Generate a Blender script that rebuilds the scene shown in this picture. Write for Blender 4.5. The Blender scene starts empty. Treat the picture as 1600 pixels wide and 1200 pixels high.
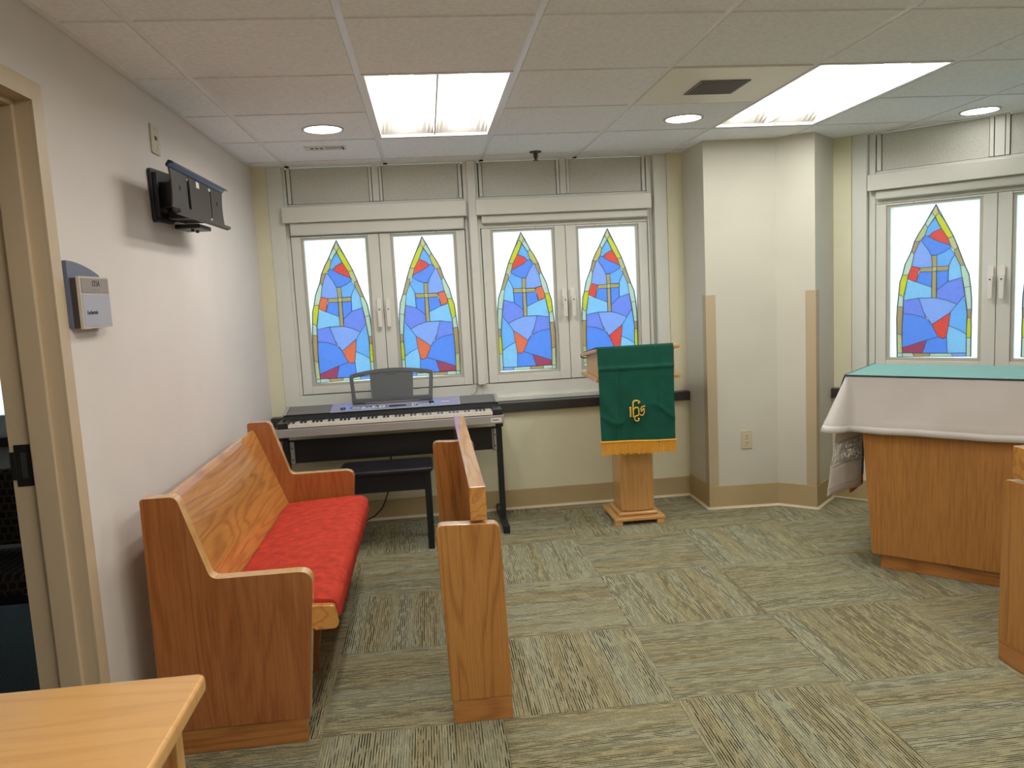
import bpy, bmesh, math, random
from mathutils import Vector, Matrix
random.seed(7)
S = bpy.context.scene
COL = S.collection

# light levels: sky radiance, exposure, lamp lens, downlight, lamp colour
SKY=2.8; EXPO=0.0; LENS=23.5; DOWN=12.0; LCOL=(1.0,0.97,0.92)

# ------------------------------------------------------------------ camera
cam_d = bpy.data.cameras.new('camera'); cam = bpy.data.objects.new('camera', cam_d); COL.objects.link(cam)
cam_d.sensor_fit = 'HORIZONTAL'; cam_d.sensor_width = 36.0; cam_d.lens = 36.0 * 1219.82 / 1600.0
cam_d.clip_start = 0.02; cam_d.clip_end = 100
yaw, pitch, roll = -0.102184770, 0.117561774, -0.0517182581
cy, sy, cp, sp, cr, sr = math.cos(yaw), math.sin(yaw), math.cos(pitch), math.sin(pitch), math.cos(roll), math.sin(roll)
r0 = Vector((cy, sy, 0)); fw = Vector((-sy * cp, cy * cp, -sp)); u0 = r0.cross(fw)
rr = cr * r0 + sr * u0; uu = -sr * r0 + cr * u0
m = Matrix((rr, uu, -fw)).transposed().to_4x4(); m.translation = Vector((0.81827, -2.49590, 1.44273))
cam.matrix_world = m
S.camera = cam

# ------------------------------------------------------------------ world, exposure
w = bpy.data.worlds.new('overcast_sky'); S.world = w; w.use_nodes = True
bg = w.node_tree.nodes['Background']
bg.inputs[0].default_value = (0.80, 0.965, 1.0, 1); bg.inputs[1].default_value = SKY
S.view_settings.view_transform = 'Standard'; S.view_settings.look = 'None'
S.view_settings.gamma = 1.0; S.view_settings.use_curve_mapping = False
S.view_settings.exposure = EXPO
S.render.engine = 'CYCLES'
S.cycles.use_denoising = True
S.cycles.max_bounces = 10; S.cycles.diffuse_bounces = 6; S.cycles.glossy_bounces = 4
S.cycles.sample_clamp_indirect = 6

# stained glass picture: colour and outline of each piece, in fractions of the pane
GLASS=[['cream',[[0.477,0.991],[0.441,0.942],[0.487,0.918],[0.53,0.944]]],['yellow',[[0.441,0.942],[0.329,0.859],[0.243,0.781],[0.317,0.773],[0.404,0.839],[0.428,0.857],[0.487,0.918]]],['straw',[[0.243,0.781],[0.184,0.71],[0.237,0.693],[0.286,0.728],[0.317,0.773]]],['tan',[[0.184,0.71],[0.092,0.591],[0.154,0.597],[0.223,0.666],[0.237,0.693]]],['mint',[[0.092,0.591],[0.042,0.537],[0.017,0.46],[0.097,0.451],[0.127,0.518],[0.154,0.597]]],['mint',[[0.017,0.46],[0.002,0.378],[-0.004,0.313],[0.057,0.309],[0.079,0.399],[0.097,0.451]]],['amber',[[-0.004,0.313],[0.003,0.255],[0.051,0.261],[0.057,0.309]]],['yellow',[[0.003,0.255],[-0.002,0.193],[0.001,0.13],[0.059,0.129],[0.061,0.191],[0.051,0.261]]],['mint',[[0.001,0.13],[-0.004,0.009],[0.058,0.01],[0.059,0.129]]],['mint',[[0.53,0.944],[0.62,0.877],[0.587,0.852],[0.487,0.918]]],['gold',[[0.62,0.877],[0.7,0.82],[0.762,0.766],[0.691,0.766],[0.622,0.801],[0.587,0.852]]],['amber',[[0.762,0.766],[0.8,0.706],[0.765,0.684],[0.691,0.766]]],['mint',[[0.8,0.706],[0.888,0.62],[0.925,0.55],[0.844,0.55],[0.799,0.606],[0.765,0.684]]],['yellow',[[0.925,0.55],[0.959,0.503],[0.973,0.425],[0.909,0.405],[0.857,0.513],[0.844,0.55]]],['mint',[[0.973,0.425],[0.991,0.341],[0.913,0.338],[0.909,0.405]]],['amber',[[0.991,0.341],[1.0,0.262],[0.997,0.161],[0.928,0.147],[0.924,0.24],[0.913,0.338]]],['straw',[[0.997,0.161],[0.991,0.025],[0.918,0.027],[0.928,0.147]]],['mint',[[0.991,0.025],[0.991,-0.0],[0.917,0.001],[0.918,0.027]]],['sky',[[0.488,0.912],[0.587,0.852],[0.622,0.801],[0.575,0.793],[0.512,0.819],[0.404,0.839]]],['red',[[0.404,0.839],[0.512,0.819],[0.575,0.793],[0.461,0.761],[0.286,0.728],[0.317,0.773]]],['blue',[[0.286,0.728],[0.278,0.71],[0.363,0.686],[0.461,0.669],[0.538,0.671],[0.57,0.704],[0.666,0.768],[0.622,0.801],[0.575,0.793],[0.461,0.761]]],['sky',[[0.278,0.71],[0.363,0.686],[0.461,0.669],[0.457,0.595],[0.303,0.596],[0.269,0.633],[0.223,0.666]]],['pale',[[0.223,0.666],[0.269,0.633],[0.303,0.596],[0.307,0.495],[0.127,0.518],[0.154,0.597]]],['lav',[[0.529,0.667],[0.538,0.671],[0.57,0.704],[0.666,0.768],[0.691,0.766],[0.765,0.684],[0.799,0.606],[0.684,0.592],[0.52,0.594]]],['orange',[[0.688,0.594],[0.799,0.606],[0.844,0.55],[0.849,0.52],[0.735,0.501]]],['blue',[[0.304,0.566],[0.462,0.565],[0.456,0.441],[0.381,0.47],[0.307,0.495]]],['blue',[[0.521,0.564],[0.687,0.566],[0.735,0.501],[0.523,0.462]]],['tan',[[0.461,0.669],[0.529,0.667],[0.52,0.594],[0.457,0.595]]],['straw',[[0.457,0.595],[0.52,0.594],[0.521,0.564],[0.462,0.565]]],['tan',[[0.302,0.595],[0.457,0.595],[0.462,0.565],[0.304,0.565]]],['tan',[[0.52,0.594],[0.686,0.592],[0.687,0.566],[0.521,0.564]]],['tan',[[0.462,0.565],[0.521,0.564],[0.522,0.393],[0.461,0.391]]],['violet',[[0.127,0.518],[0.307,0.495],[0.381,0.47],[0.456,0.441],[0.461,0.391],[0.325,0.375],[0.189,0.346],[0.091,0.403]]],['pale',[[0.523,0.462],[0.735,0.501],[0.857,0.515],[0.906,0.38],[0.717,0.393],[0.522,0.393]]],['lav',[[0.189,0.346],[0.325,0.375],[0.461,0.391],[0.522,0.393],[0.695,0.392],[0.628,0.298],[0.518,0.217],[0.271,0.295]]],['violet',[[0.695,0.392],[0.717,0.393],[0.906,0.38],[0.908,0.294],[0.75,0.284],[0.59,0.257],[0.628,0.298]]],['blue',[[0.59,0.257],[0.75,0.284],[0.908,0.294],[0.922,0.217],[0.922,0.062],[0.585,0.115],[0.43,0.136],[0.518,0.217]]],['orange',[[0.271,0.295],[0.518,0.217],[0.43,0.136],[0.362,0.123],[0.319,0.138],[0.294,0.209]]],['sky',[[0.091,0.403],[0.189,0.346],[0.271,0.295],[0.294,0.209],[0.169,0.184],[0.062,0.152],[0.057,0.284]]],['pale',[[0.062,0.152],[0.169,0.184],[0.294,0.209],[0.319,0.138],[0.306,0.027],[0.06,0.031]]],['blue',[[0.319,0.138],[0.362,0.123],[0.43,0.136],[0.585,0.115],[0.642,0.028],[0.306,0.027]]],['crimson',[[0.585,0.115],[0.922,0.062],[0.918,0.027],[0.642,0.028]]],['lav',[[0.06,0.031],[0.25,0.028],[0.236,0.007],[0.06,0.009]]],['mint',[[0.25,0.028],[0.535,0.026],[0.544,0.005],[0.236,0.007]]],['amber',[[0.535,0.026],[0.777,0.027],[0.752,0.003],[0.544,0.005]]],['mint',[[0.777,0.027],[0.918,0.027],[0.917,0.001],[0.752,0.003]]]]
ARCH=[[-0.004,0.009],[0.001,0.13],[-0.002,0.193],[0.003,0.255],[-0.004,0.313],[0.002,0.378],[0.017,0.46],[0.042,0.537],[0.092,0.591],[0.184,0.71],[0.243,0.781],[0.329,0.859],[0.416,0.936],[0.478,0.996],[0.543,0.943],[0.62,0.877],[0.7,0.82],[0.762,0.766],[0.8,0.706],[0.888,0.62],[0.925,0.55],[0.959,0.503],[0.973,0.425],[0.991,0.341],[1.0,0.262],[0.997,0.161],[0.991,0.025],[0.991,-0.0]]

# ------------------------------------------------------------------ helpers
class MB:
    """collects shapes in world coordinates; off is taken away so that the mesh is local to its thing's base"""
    def __init__(s, off=(0, 0, 0)):
        s.v = []; s.f = []; s.m = []; s.o = Vector(off)
    def add(s, vs, fs, mi=0):
        b = len(s.v)
        s.v += [tuple(Vector(p) - s.o) for p in vs]
        s.f += [tuple(b + i for i in f) for f in fs]
        s.m += [mi] * len(fs) if isinstance(mi, int) else list(mi)
        return s
    def box(s, x0, x1, y0, y1, z0, z1, mi=0):
        vs = [(x0, y0, z0), (x1, y0, z0), (x1, y1, z0), (x0, y1, z0), (x0, y0, z1), (x1, y0, z1), (x1, y1, z1), (x0, y1, z1)]
        return s.add(vs, [(0, 3, 2, 1), (4, 5, 6, 7), (0, 1, 5, 4), (1, 2, 6, 5), (2, 3, 7, 6), (3, 0, 4, 7)], mi)
    def prism(s, poly, axis, a, b, mi=0, rim=None):
        """poly: 2-D points; axis 'y': (x,z) extruded along y, 'z': (x,y) along z, 'x': (y,z) along x"""
        def P(p, t):
            return {'y': (p[0], t, p[1]), 'z': (p[0], p[1], t), 'x': (t, p[0], p[1])}[axis]
        n = len(poly); vs = [P(p, a) for p in poly] + [P(p, b) for p in poly]
        area = sum(poly[i][0] * poly[(i + 1) % n][1] - poly[(i + 1) % n][0] * poly[i][1] for i in range(n))
        flip = (area > 0) != (axis == 'y')
        lo = tuple(range(n)); hi = tuple(range(n, 2 * n))
        fs = [lo[::-1], hi] + [(i, (i + 1) % n, n + (i + 1) % n, n + i) for i in range(n)]
        if not flip: fs = [f[::-1] for f in fs]
        if (b < a): fs = [f[::-1] for f in fs]
        return s.add(vs, fs, [mi, mi] + [mi if rim is None else rim] * n)
    def tube(s, pts, r, seg=8, mi=0, caps=True):
        pts = [Vector(p) for p in pts]; n = len(pts); vs = []; fs = []
        up = Vector((0, 0, 1))
        t0 = (pts[1] - pts[0]).normalized()
        if abs(t0.dot(up)) > 0.9: up = Vector((1, 0, 0))
        a = t0.cross(up).normalized()
        for i, p in enumerate(pts):
            t = (pts[min(i + 1, n - 1)] - pts[max(i - 1, 0)]).normalized()
            a = (a - t * a.dot(t)).normalized(); b = t.cross(a)
            rad = r[i] if isinstance(r, (list, tuple)) else r
            for k in range(seg):
                q = 2 * math.pi * k / seg
                vs.append(p + (a * math.cos(q) + b * math.sin(q)) * rad)
        for i in range(n - 1):
            for k in range(seg):
                k2 = (k + 1) % seg
                fs.append((i * seg + k, i * seg + k2, (i + 1) * seg + k2, (i + 1) * seg + k))
        if caps: fs += [tuple(range(seg))[::-1], tuple(range((n - 1) * seg, n * seg))]
        return s.add(vs, fs, mi)
    def disc(s, c, r, z0, z1, seg=32, mi=0, r1=None):
        r1 = r if r1 is None else r1
        vs = [(c[0] + r * math.cos(2 * math.pi * k / seg), c[1] + r * math.sin(2 * math.pi * k / seg), z0) for k in range(seg)]
        vs += [(c[0] + r1 * math.cos(2 * math.pi * k / seg), c[1] + r1 * math.sin(2 * math.pi * k / seg), z1) for k in range(seg)]
        fs = [tuple(range(seg))[::-1], tuple(range(seg, 2 * seg))] + [(k, (k + 1) % seg, seg + (k + 1) % seg, seg + k) for k in range(seg)]
        return s.add(vs, fs, mi)
    def ring(s, c, r_in, r_out, z0, z1, seg=36, mi=0):
        vs = []; fs = []
        for k in range(seg):
            q = 2 * math.pi * k / seg; cx, sx = math.cos(q), math.sin(q)
            for r, z in ((r_in, z0), (r_out, z0), (r_out, z1), (r_in, z1)):
                vs.append((c[0] + r * cx, c[1] + r * sx, z))
        for k in range(seg):
            a = 4 * k; b = 4 * ((k + 1) % seg)
            for i in range(4):
                j = (i + 1) % 4; fs.append((a + i, b + i, b + j, a + j))
        return s.add(vs, fs, mi)
    def grid(s, rows, mi=0):
        """rows: equal-length lists of points"""
        n = len(rows[0]); vs = [p for r in rows for p in r]
        fs = [(i * n + j, i * n + j + 1, (i + 1) * n + j + 1, (i + 1) * n + j) for i in range(len(rows) - 1) for j in range(n - 1)]
        return s.add(vs, fs, mi)
    def mesh(s, name, mats):
        me = bpy.data.meshes.new(name); me.from_pydata(s.v, [], s.f); me.update()
        for x in (mats if isinstance(mats, (list, tuple)) else [mats]): me.materials.append(x)
        me.polygons.foreach_set('material_index', s.m); me.update()
        return me
    def build(s, name, mats, parent=None, bevel=0, seg=2, smooth=False, solid=0, fix=True, tri=False):
        me = s.mesh(name, mats)
        if fix:
            bm = bmesh.new(); bm.from_mesh(me); bmesh.ops.recalc_face_normals(bm, faces=bm.faces)
            if tri: bmesh.ops.triangulate(bm, faces=[f for f in bm.faces if len(f.verts) > 4])
            bm.to_mesh(me); bm.free()
        o = bpy.data.objects.new(name, me); COL.objects.link(o)
        if parent is not None: o.parent = parent
        if solid:
            md = o.modifiers.new('thickness', 'SOLIDIFY'); md.thickness = solid; md.offset = 0
        if bevel:
            md = o.modifiers.new('bevel', 'BEVEL'); md.width = bevel; md.segments = seg; md.limit_method = 'ANGLE'; md.angle_limit = math.radians(35)
            md.harden_normals = False
        if smooth:
            me.polygons.foreach_set('use_smooth', [True] * len(me.polygons))
        return o

def place(name, me, parent, loc=(0, 0, 0), rz=0):
    o = bpy.data.objects.new(name, me); COL.objects.link(o); o.parent = parent; o.location = loc; o.rotation_euler = (0, 0, rz)
    return o
def empty(name, loc=(0, 0, 0), rz=0):
    o = bpy.data.objects.new(name, None); COL.objects.link(o); o.location = loc; o.rotation_euler = (0, 0, rz); o.empty_display_size = 0.1
    return o
def thing(name, label, cat, loc=(0, 0, 0), rz=0, group=None):
    o = empty(name, loc, rz); o['label'] = label; o['category'] = cat
    if group: o['group'] = group
    return o
def tag(o, label, cat, group=None):
    o['label'] = label; o['category'] = cat
    if group: o['group'] = group
    return o
def struct(o, label, cat):
    o['kind'] = 'structure'; o['label'] = label; o['category'] = cat
    return o
def rounded(poly, radii, n=5):
    """round the corners of a 2-D polygon"""
    out = []; N = len(poly)
    for i, p in enumerate(poly):
        r = radii[i] if isinstance(radii, (list, tuple)) else radii
        p = Vector(p); a = Vector(poly[i - 1]); b = Vector(poly[(i + 1) % N])
        if r <= 0: out.append(tuple(p)); continue
        da = (a - p).normalized(); db = (b - p).normalized()
        ang = da.angle(db); d = min(r / math.tan(ang / 2), 0.45 * (a - p).length, 0.45 * (b - p).length)
        p0 = p + da * d; p1 = p + db * d
        for k in range(n + 1):
            t = k / n
            out.append(tuple(p0 * (1 - t) ** 2 + p * 2 * t * (1 - t) + p1 * t ** 2))
    return out
def text_obj(txt, size, mat, parent, loc, rot, name='lettering', depth=0.0008, sx=1.0):
    cu = bpy.data.curves.new('lettering', 'FONT'); cu.body = txt; cu.size = size; cu.extrude = depth; cu.resolution_u = 3
    cu.align_x = 'LEFT'
    t = bpy.data.objects.new('tmp', cu); COL.objects.link(t)
    me = bpy.data.meshes.new_from_object(t.evaluated_get(bpy.context.evaluated_depsgraph_get()))
    bpy.data.objects.remove(t); bpy.data.curves.remove(cu)
    me.materials.clear(); me.materials.append(mat); me.name = name
    o = bpy.data.objects.new(name, me); COL.objects.link(o); o.parent = parent; o.location = loc; o.rotation_euler = rot; o.scale = (sx, 1, 1)
    return o

# ------------------------------------------------------------------ materials
def mat(name, col, rough=0.6, metal=0.0, coat=0.0, spec=0.5, noise=0.0, nscale=8.0, bump=0.0, bscale=300.0, emit=0.0, ecol=None, sheen=0.0):
    m = bpy.data.materials.new(name); m.use_nodes = True; nt = m.node_tree; b = nt.nodes['Principled BSDF']
    b.inputs['Base Color'].default_value = (*col, 1); b.inputs['Roughness'].default_value = rough; b.inputs['Metallic'].default_value = metal
    b.inputs['Coat Weight'].default_value = coat; b.inputs['Coat Roughness'].default_value = 0.12; b.inputs['Specular IOR Level'].default_value = spec
    if sheen: b.inputs['Sheen Weight'].default_value = sheen
    if emit:
        b.inputs['Emission Color'].default_value = (*(ecol or col), 1); b.inputs['Emission Strength'].default_value = emit
    tc = nt.nodes.new('ShaderNodeTexCoord')
    if noise:
        n = nt.nodes.new('ShaderNodeTexNoise'); n.inputs['Scale'].default_value = nscale; n.inputs['Detail'].default_value = 4
        nt.links.new(tc.outputs['Object'], n.inputs['Vector'])
        r = nt.nodes.new('ShaderNodeValToRGB'); r.color_ramp.elements[0].position = 0.3; r.color_ramp.elements[1].position = 0.7
        r.color_ramp.elements[0].color = (*[c * (1 - noise) for c in col], 1); r.color_ramp.elements[1].color = (*[min(1, c * (1 + noise)) for c in col], 1)
        nt.links.new(n.outputs['Fac'], r.inputs['Fac']); nt.links.new(r.outputs['Color'], b.inputs['Base Color'])
    if bump:
        n2 = nt.nodes.new('ShaderNodeTexNoise'); n2.inputs['Scale'].default_value = bscale; n2.inputs['Detail'].default_value = 2
        nt.links.new(tc.outputs['Object'], n2.inputs['Vector'])
        bp = nt.nodes.new('ShaderNodeBump'); bp.inputs['Strength'].default_value = bump; bp.inputs['Distance'].default_value = 0.002
        nt.links.new(n2.outputs['Fac'], bp.inputs['Height']); nt.links.new(bp.outputs['Normal'], b.inputs['Normal'])
    return m

def wood(name, light, dark, grain='z', rough=0.32, coat=0.7, fig=0.55, streak=0.5, across=1.0):
    """oiled timber: cathedral rings and pores drawn out along the grain"""
    m = bpy.data.materials.new(name); m.use_nodes = True; nt = m.node_tree; b = nt.nodes['Principled BSDF']; L = nt.links.new
    b.inputs['Roughness'].default_value = rough; b.inputs['Coat Weight'].default_value = coat; b.inputs['Coat Roughness'].default_value = 0.10
    tc = nt.nodes.new('ShaderNodeTexCoord')
    g = {'x': 0, 'y': 1, 'z': 2}[grain]
    def mapped(along, cross, loc=(0, 0, 0)):
        mp = nt.nodes.new('ShaderNodeMapping'); sc = [cross * across] * 3; sc[g] = along; mp.inputs['Scale'].default_value = sc; mp.inputs['Location'].default_value = loc
        L(tc.outputs['Object'], mp.inputs['Vector']); return mp.outputs['Vector']
    # rings
    n0 = nt.nodes.new('ShaderNodeTexNoise'); n0.inputs['Scale'].default_value = 1.0; n0.inputs['Detail'].default_value = 2.0; n0.inputs['Distortion'].default_value = 0.4
    L(mapped(0.75, 7.0, (3.1, 1.7, 0.4)), n0.inputs['Vector'])
    mu = nt.nodes.new('ShaderNodeMath'); mu.operation = 'MULTIPLY'; mu.inputs[1].default_value = 62.0; L(n0.outputs['Fac'], mu.inputs[0])
    sn = nt.nodes.new('ShaderNodeMath'); sn.operation = 'SINE'; L(mu.outputs[0], sn.inputs[0])
    mr = nt.nodes.new('ShaderNodeMapRange'); mr.inputs[1].default_value = -1; mr.inputs[2].default_value = 1; L(sn.outputs[0], mr.inputs[0])
    pw = nt.nodes.new('ShaderNodeMath'); pw.operation = 'POWER'; pw.inputs[1].default_value = 3.0; L(mr.outputs[0], pw.inputs[0])
    # pores
    n1 = nt.nodes.new('ShaderNodeTexNoise'); n1.inputs['Scale'].default_value = 1.0; n1.inputs['Detail'].default_value = 4.0; n1.inputs['Roughness'].default_value = 0.65
    L(mapped(7.0, 190.0), n1.inputs['Vector'])
    m1 = nt.nodes.new('ShaderNodeMapRange'); m1.inputs[1].default_value = 0.42; m1.inputs[2].default_value = 0.68; L(n1.outputs['Fac'], m1.inputs[0])
    # slow drift of tone between boards
    n2 = nt.nodes.new('ShaderNodeTexNoise'); n2.inputs['Scale'].default_value = 1.0; n2.inputs['Detail'].default_value = 1.0
    L(mapped(0.5, 7.0, (9, 4, 2)), n2.inputs['Vector'])
    a = nt.nodes.new('ShaderNodeMath'); a.operation = 'MULTIPLY'; a.inputs[1].default_value = fig; L(pw.outputs[0], a.inputs[0])
    c = nt.nodes.new('ShaderNodeMath'); c.operation = 'MULTIPLY'; c.inputs[1].default_value = streak; L(m1.outputs[0], c.inputs[0])
    d = nt.nodes.new('ShaderNodeMath'); d.operation = 'ADD'; L(a.outputs[0], d.inputs[0]); L(c.outputs[0], d.inputs[1])
    e = nt.nodes.new('ShaderNodeMath'); e.operation = 'MULTIPLY_ADD'; e.inputs[1].default_value = 0.5; e.inputs[2].default_value = -0.18; L(n2.outputs['Fac'], e.inputs[0])
    f = nt.nodes.new('ShaderNodeMath'); f.operation = 'ADD'; f.use_clamp = True; L(d.outputs[0], f.inputs[0]); L(e.outputs[0], f.inputs[1])
    mx = nt.nodes.new('ShaderNodeMix'); mx.data_type = 'RGBA'; mx.inputs[6].default_value = (*light, 1); mx.inputs[7].default_value = (*dark, 1)
    L(f.outputs[0], mx.inputs[0]); L(mx.outputs[2], b.inputs['Base Color'])
    bp = nt.nodes.new('ShaderNodeBump'); bp.inputs['Strength'].default_value = 0.12; bp.inputs['Distance'].default_value = 0.001
    L(m1.outputs[0], bp.inputs['Height']); L(bp.outputs['Normal'], b.inputs['Normal'])
    return m

def glass_film(name, col, gloss=0.06):
    """frosted, printed glass: passes daylight on as a diffuse glow"""
    m = bpy.data.materials.new(name); m.use_nodes = True; nt = m.node_tree; nt.nodes.clear(); L = nt.links.new
    out = nt.nodes.new('ShaderNodeOutputMaterial'); tr = nt.nodes.new('ShaderNodeBsdfTranslucent'); df = nt.nodes.new('ShaderNodeBsdfDiffuse'); gl = nt.nodes.new('ShaderNodeBsdfGlossy')
    gl.inputs['Roughness'].default_value = 0.35; gl.inputs['Color'].default_value = (1, 1, 1, 1)
    tc = nt.nodes.new('ShaderNodeTexCoord'); n = nt.nodes.new('ShaderNodeTexNoise'); n.inputs['Scale'].default_value = 60; n.inputs['Detail'].default_value = 3
    mp = nt.nodes.new('ShaderNodeMapping'); mp.inputs['Scale'].default_value = (1, 1, 2.2); L(tc.outputs['Object'], mp.inputs['Vector']); L(mp.outputs['Vector'], n.inputs['Vector'])
    hsv = nt.nodes.new('ShaderNodeMix'); hsv.data_type = 'RGBA'; hsv.inputs[6].default_value = (*[c * 0.86 for c in col], 1); hsv.inputs[7].default_value = (*[min(1, c * 1.08) for c in col], 1)
    L(n.outputs['Fac'], hsv.inputs[0]); L(hsv.outputs[2], tr.inputs['Color']); L(hsv.outputs[2], df.inputs['Color'])
    m1 = nt.nodes.new('ShaderNodeMixShader'); m1.inputs[0].default_value = 0.10; L(tr.outputs[0], m1.inputs[1]); L(df.outputs[0], m1.inputs[2])
    m2 = nt.nodes.new('ShaderNodeMixShader'); m2.inputs[0].default_value = gloss; L(m1.outputs[0], m2.inputs[1]); L(gl.outputs[0], m2.inputs[2])
    L(m2.outputs[0], out.inputs['Surface'])
    return m

def carpet_mat():
    m = bpy.data.materials.new('carpet_tile_pile'); m.use_nodes = True; nt = m.node_tree; b = nt.nodes['Principled BSDF']; L = nt.links.new
    b.inputs['Roughness'].default_value = 0.95; b.inputs['Specular IOR Level'].default_value = 0.1
    tc = nt.nodes.new('ShaderNodeTexCoord'); oi = nt.nodes.new('ShaderNodeObjectInfo')
    ad = nt.nodes.new('ShaderNodeVectorMath'); ad.operation = 'ADD'
    cb = nt.nodes.new('ShaderNodeCombineXYZ'); rn = nt.nodes.new('ShaderNodeMath'); rn.operation = 'MULTIPLY'; rn.inputs[1].default_value = 37.0
    L(oi.outputs['Random'], rn.inputs[0]); L(rn.outputs[0], cb.inputs[2]); L(tc.outputs['Object'], ad.inputs[0]); L(cb.outputs[0], ad.inputs[1])
    def noise(sx, syy, detail=2.0, sz=1.0):
        mp = nt.nodes.new('ShaderNodeMapping'); mp.inputs['Scale'].default_value = (sx, syy, sz); L(ad.outputs[0], mp.inputs['Vector'])
        n = nt.nodes.new('ShaderNodeTexNoise'); n.inputs['Scale'].default_value = 1; n.inputs['Detail'].default_value = detail; L(mp.outputs['Vector'], n.inputs['Vector'])
        return n.outputs['Fac']
    def rng(v, a, c, lo=0.0, hi=1.0):
        r = nt.nodes.new('ShaderNodeMapRange'); r.inputs[1].default_value = a; r.inputs[2].default_value = c; r.inputs[3].default_value = lo; r.inputs[4].default_value = hi; L(v, r.inputs[0]); return r.outputs[0]
    def mix(f, a, c):
        x = nt.nodes.new('ShaderNodeMix'); x.data_type = 'RGBA'; L(f, x.inputs[0])
        for k, q in ((6, a), (7, c)):
            if isinstance(q, tuple): x.inputs[k].default_value = (*q, 1)
            else: L(q, x.inputs[k])
        return x.outputs[2]
    band = noise(0.6, 9.0, 2.0)                       # wide bands, grey-green or tan
    band2 = noise(1.5, 22.0, 2.0)
    base = mix(rng(band, 0.40, 0.58), CARPET_G, CARPET_T)
    # fine rows, 8.5 mm apart
    sep = nt.nodes.new('ShaderNodeSeparateXYZ'); L(tc.outputs['Object'], sep.inputs[0])
    wob = nt.nodes.new('ShaderNodeMath'); wob.operation = 'MULTIPLY_ADD'; wob.inputs[1].default_value = 0.0022; L(noise(6, 30, 2), wob.inputs[0]); L(sep.outputs['Y'], wob.inputs[2])
    k = nt.nodes.new('ShaderNodeMath'); k.operation = 'MULTIPLY'; k.inputs[1].default_value = 2 * math.pi / 0.0088; L(wob.outputs[0], k.inputs[0])
    sn = nt.nodes.new('ShaderNodeMath'); sn.operation = 'SINE'; L(k.outputs[0], sn.inputs[0])
    dash = noise(13, 110, 2.0)                         # broken dark dashes along the rows
    rows = rng(sn.outputs[0], 0.05, 0.6)
    on = rng(dash, 0.43, 0.51)
    bandon = rng(band2, 0.38, 0.58, 0.35, 1.0)
    mm = nt.nodes.new('ShaderNodeMath'); mm.operation = 'MULTIPLY'; L(rows, mm.inputs[0]); L(on, mm.inputs[1])
    mm2 = nt.nodes.new('ShaderNodeMath'); mm2.operation = 'MULTIPLY'; L(mm.outputs[0], mm2.inputs[0]); L(bandon, mm2.inputs[1])
    lite = rng(sn.outputs[0], -0.4, -0.95)
    lon = rng(noise(9, 60, 2.0), 0.5, 0.62)
    ml = nt.nodes.new('ShaderNodeMath'); ml.operation = 'MULTIPLY'; L(lite, ml.inputs[0]); L(lon, ml.inputs[1])
    c1 = mix(ml.outputs[0], base, CARPET_L)
    c2 = mix(mm2.outputs[0], c1, CARPET_D)
    fl = noise(220, 420, 2.0)
    hv = nt.nodes.new('ShaderNodeHueSaturation'); L(rng(fl, 0.25, 0.75, 0.62, 1.38), hv.inputs['Value']); L(c2, hv.inputs['Color']); L(hv.outputs[0], b.inputs['Base Color'])
    bp = nt.nodes.new('ShaderNodeBump'); bp.inputs['Strength'].default_value = 0.5; bp.inputs['Distance'].default_value = 0.003; bp.invert = True
    L(mm2.outputs[0], bp.inputs['Height']); L(bp.outputs['Normal'], b.inputs['Normal'])
    return m

CARPET_G = (0.310, 0.310, 0.215); CARPET_T = (0.295, 0.265, 0.155); CARPET_L = (0.50, 0.45, 0.26); CARPET_D = (0.020, 0.018, 0.010)
M = {}
M['paint_left'] = mat('wall_paint_warm', (0.72, 0.675, 0.63), 0.7, noise=0.03, nscale=3, bump=0.06, bscale=500)
M['paint_back'] = mat('wall_paint_yellow_cream', (0.75, 0.725, 0.53), 0.65, noise=0.03, nscale=3, bump=0.06, bscale=500)
M['paint_column'] = mat('column_paint_cream', (0.62, 0.605, 0.515), 0.65, noise=0.03, nscale=3, bump=0.06, bscale=500)
M['ceil'] = mat('ceiling_tile_fibre', (0.89, 0.91, 0.94), 0.9, noise=0.06, nscale=60, bump=0.25, bscale=420)
M['tee'] = mat('painted_tee', (0.84, 0.84, 0.86), 0.30)
M['frame'] = mat('painted_window_metal', (0.72, 0.735, 0.68), 0.42, noise=0.02, nscale=4)
M['panel'] = mat('upper_panel_paint', (0.62, 0.625, 0.565), 0.5, noise=0.08, nscale=90, bump=0.25, bscale=160)
M['cassette'] = mat('blind_cassette', (0.70, 0.705, 0.645), 0.4)
M['panelwhite'] = mat('cream_metal_panel', (0.86, 0.83, 0.74), 0.35)
M['gap'] = mat('dark_gap', (0.03, 0.03, 0.03), 0.9)
M['sill'] = mat('dark_speckled_stone', (0.040, 0.037, 0.036), 0.35, noise=0.5, nscale=240)
M['vinyl'] = mat('tan_vinyl_base', (0.48, 0.375, 0.20), 0.5, noise=0.04, nscale=5)
M['toe'] = mat('cream_cove_toe', (0.66, 0.58, 0.40), 0.5)
M['guard'] = mat('tan_corner_guard', (0.50, 0.41, 0.27), 0.45)
M['doorframe'] = mat('tan_door_frame_paint', (0.56, 0.44, 0.29), 0.42, bump=0.05, bscale=250)
M['carpet'] = carpet_mat()
M['oak_z'] = wood('honey_oak_upright', (0.52, 0.235, 0.055), (0.32, 0.115, 0.022), 'z')
M['oak_y'] = wood('honey_oak_lengthwise', (0.66, 0.315, 0.075), (0.42, 0.160, 0.030), 'y', fig=0.6, coat=1.0)
M['oak_x'] = wood('honey_oak_sideways', (0.52, 0.22, 0.058), (0.32, 0.115, 0.026), 'x')
M['oak_dark_z'] = wood('stained_oak_end_panel', (0.43, 0.155, 0.044), (0.26, 0.076, 0.018), 'z', fig=0.35)
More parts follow.
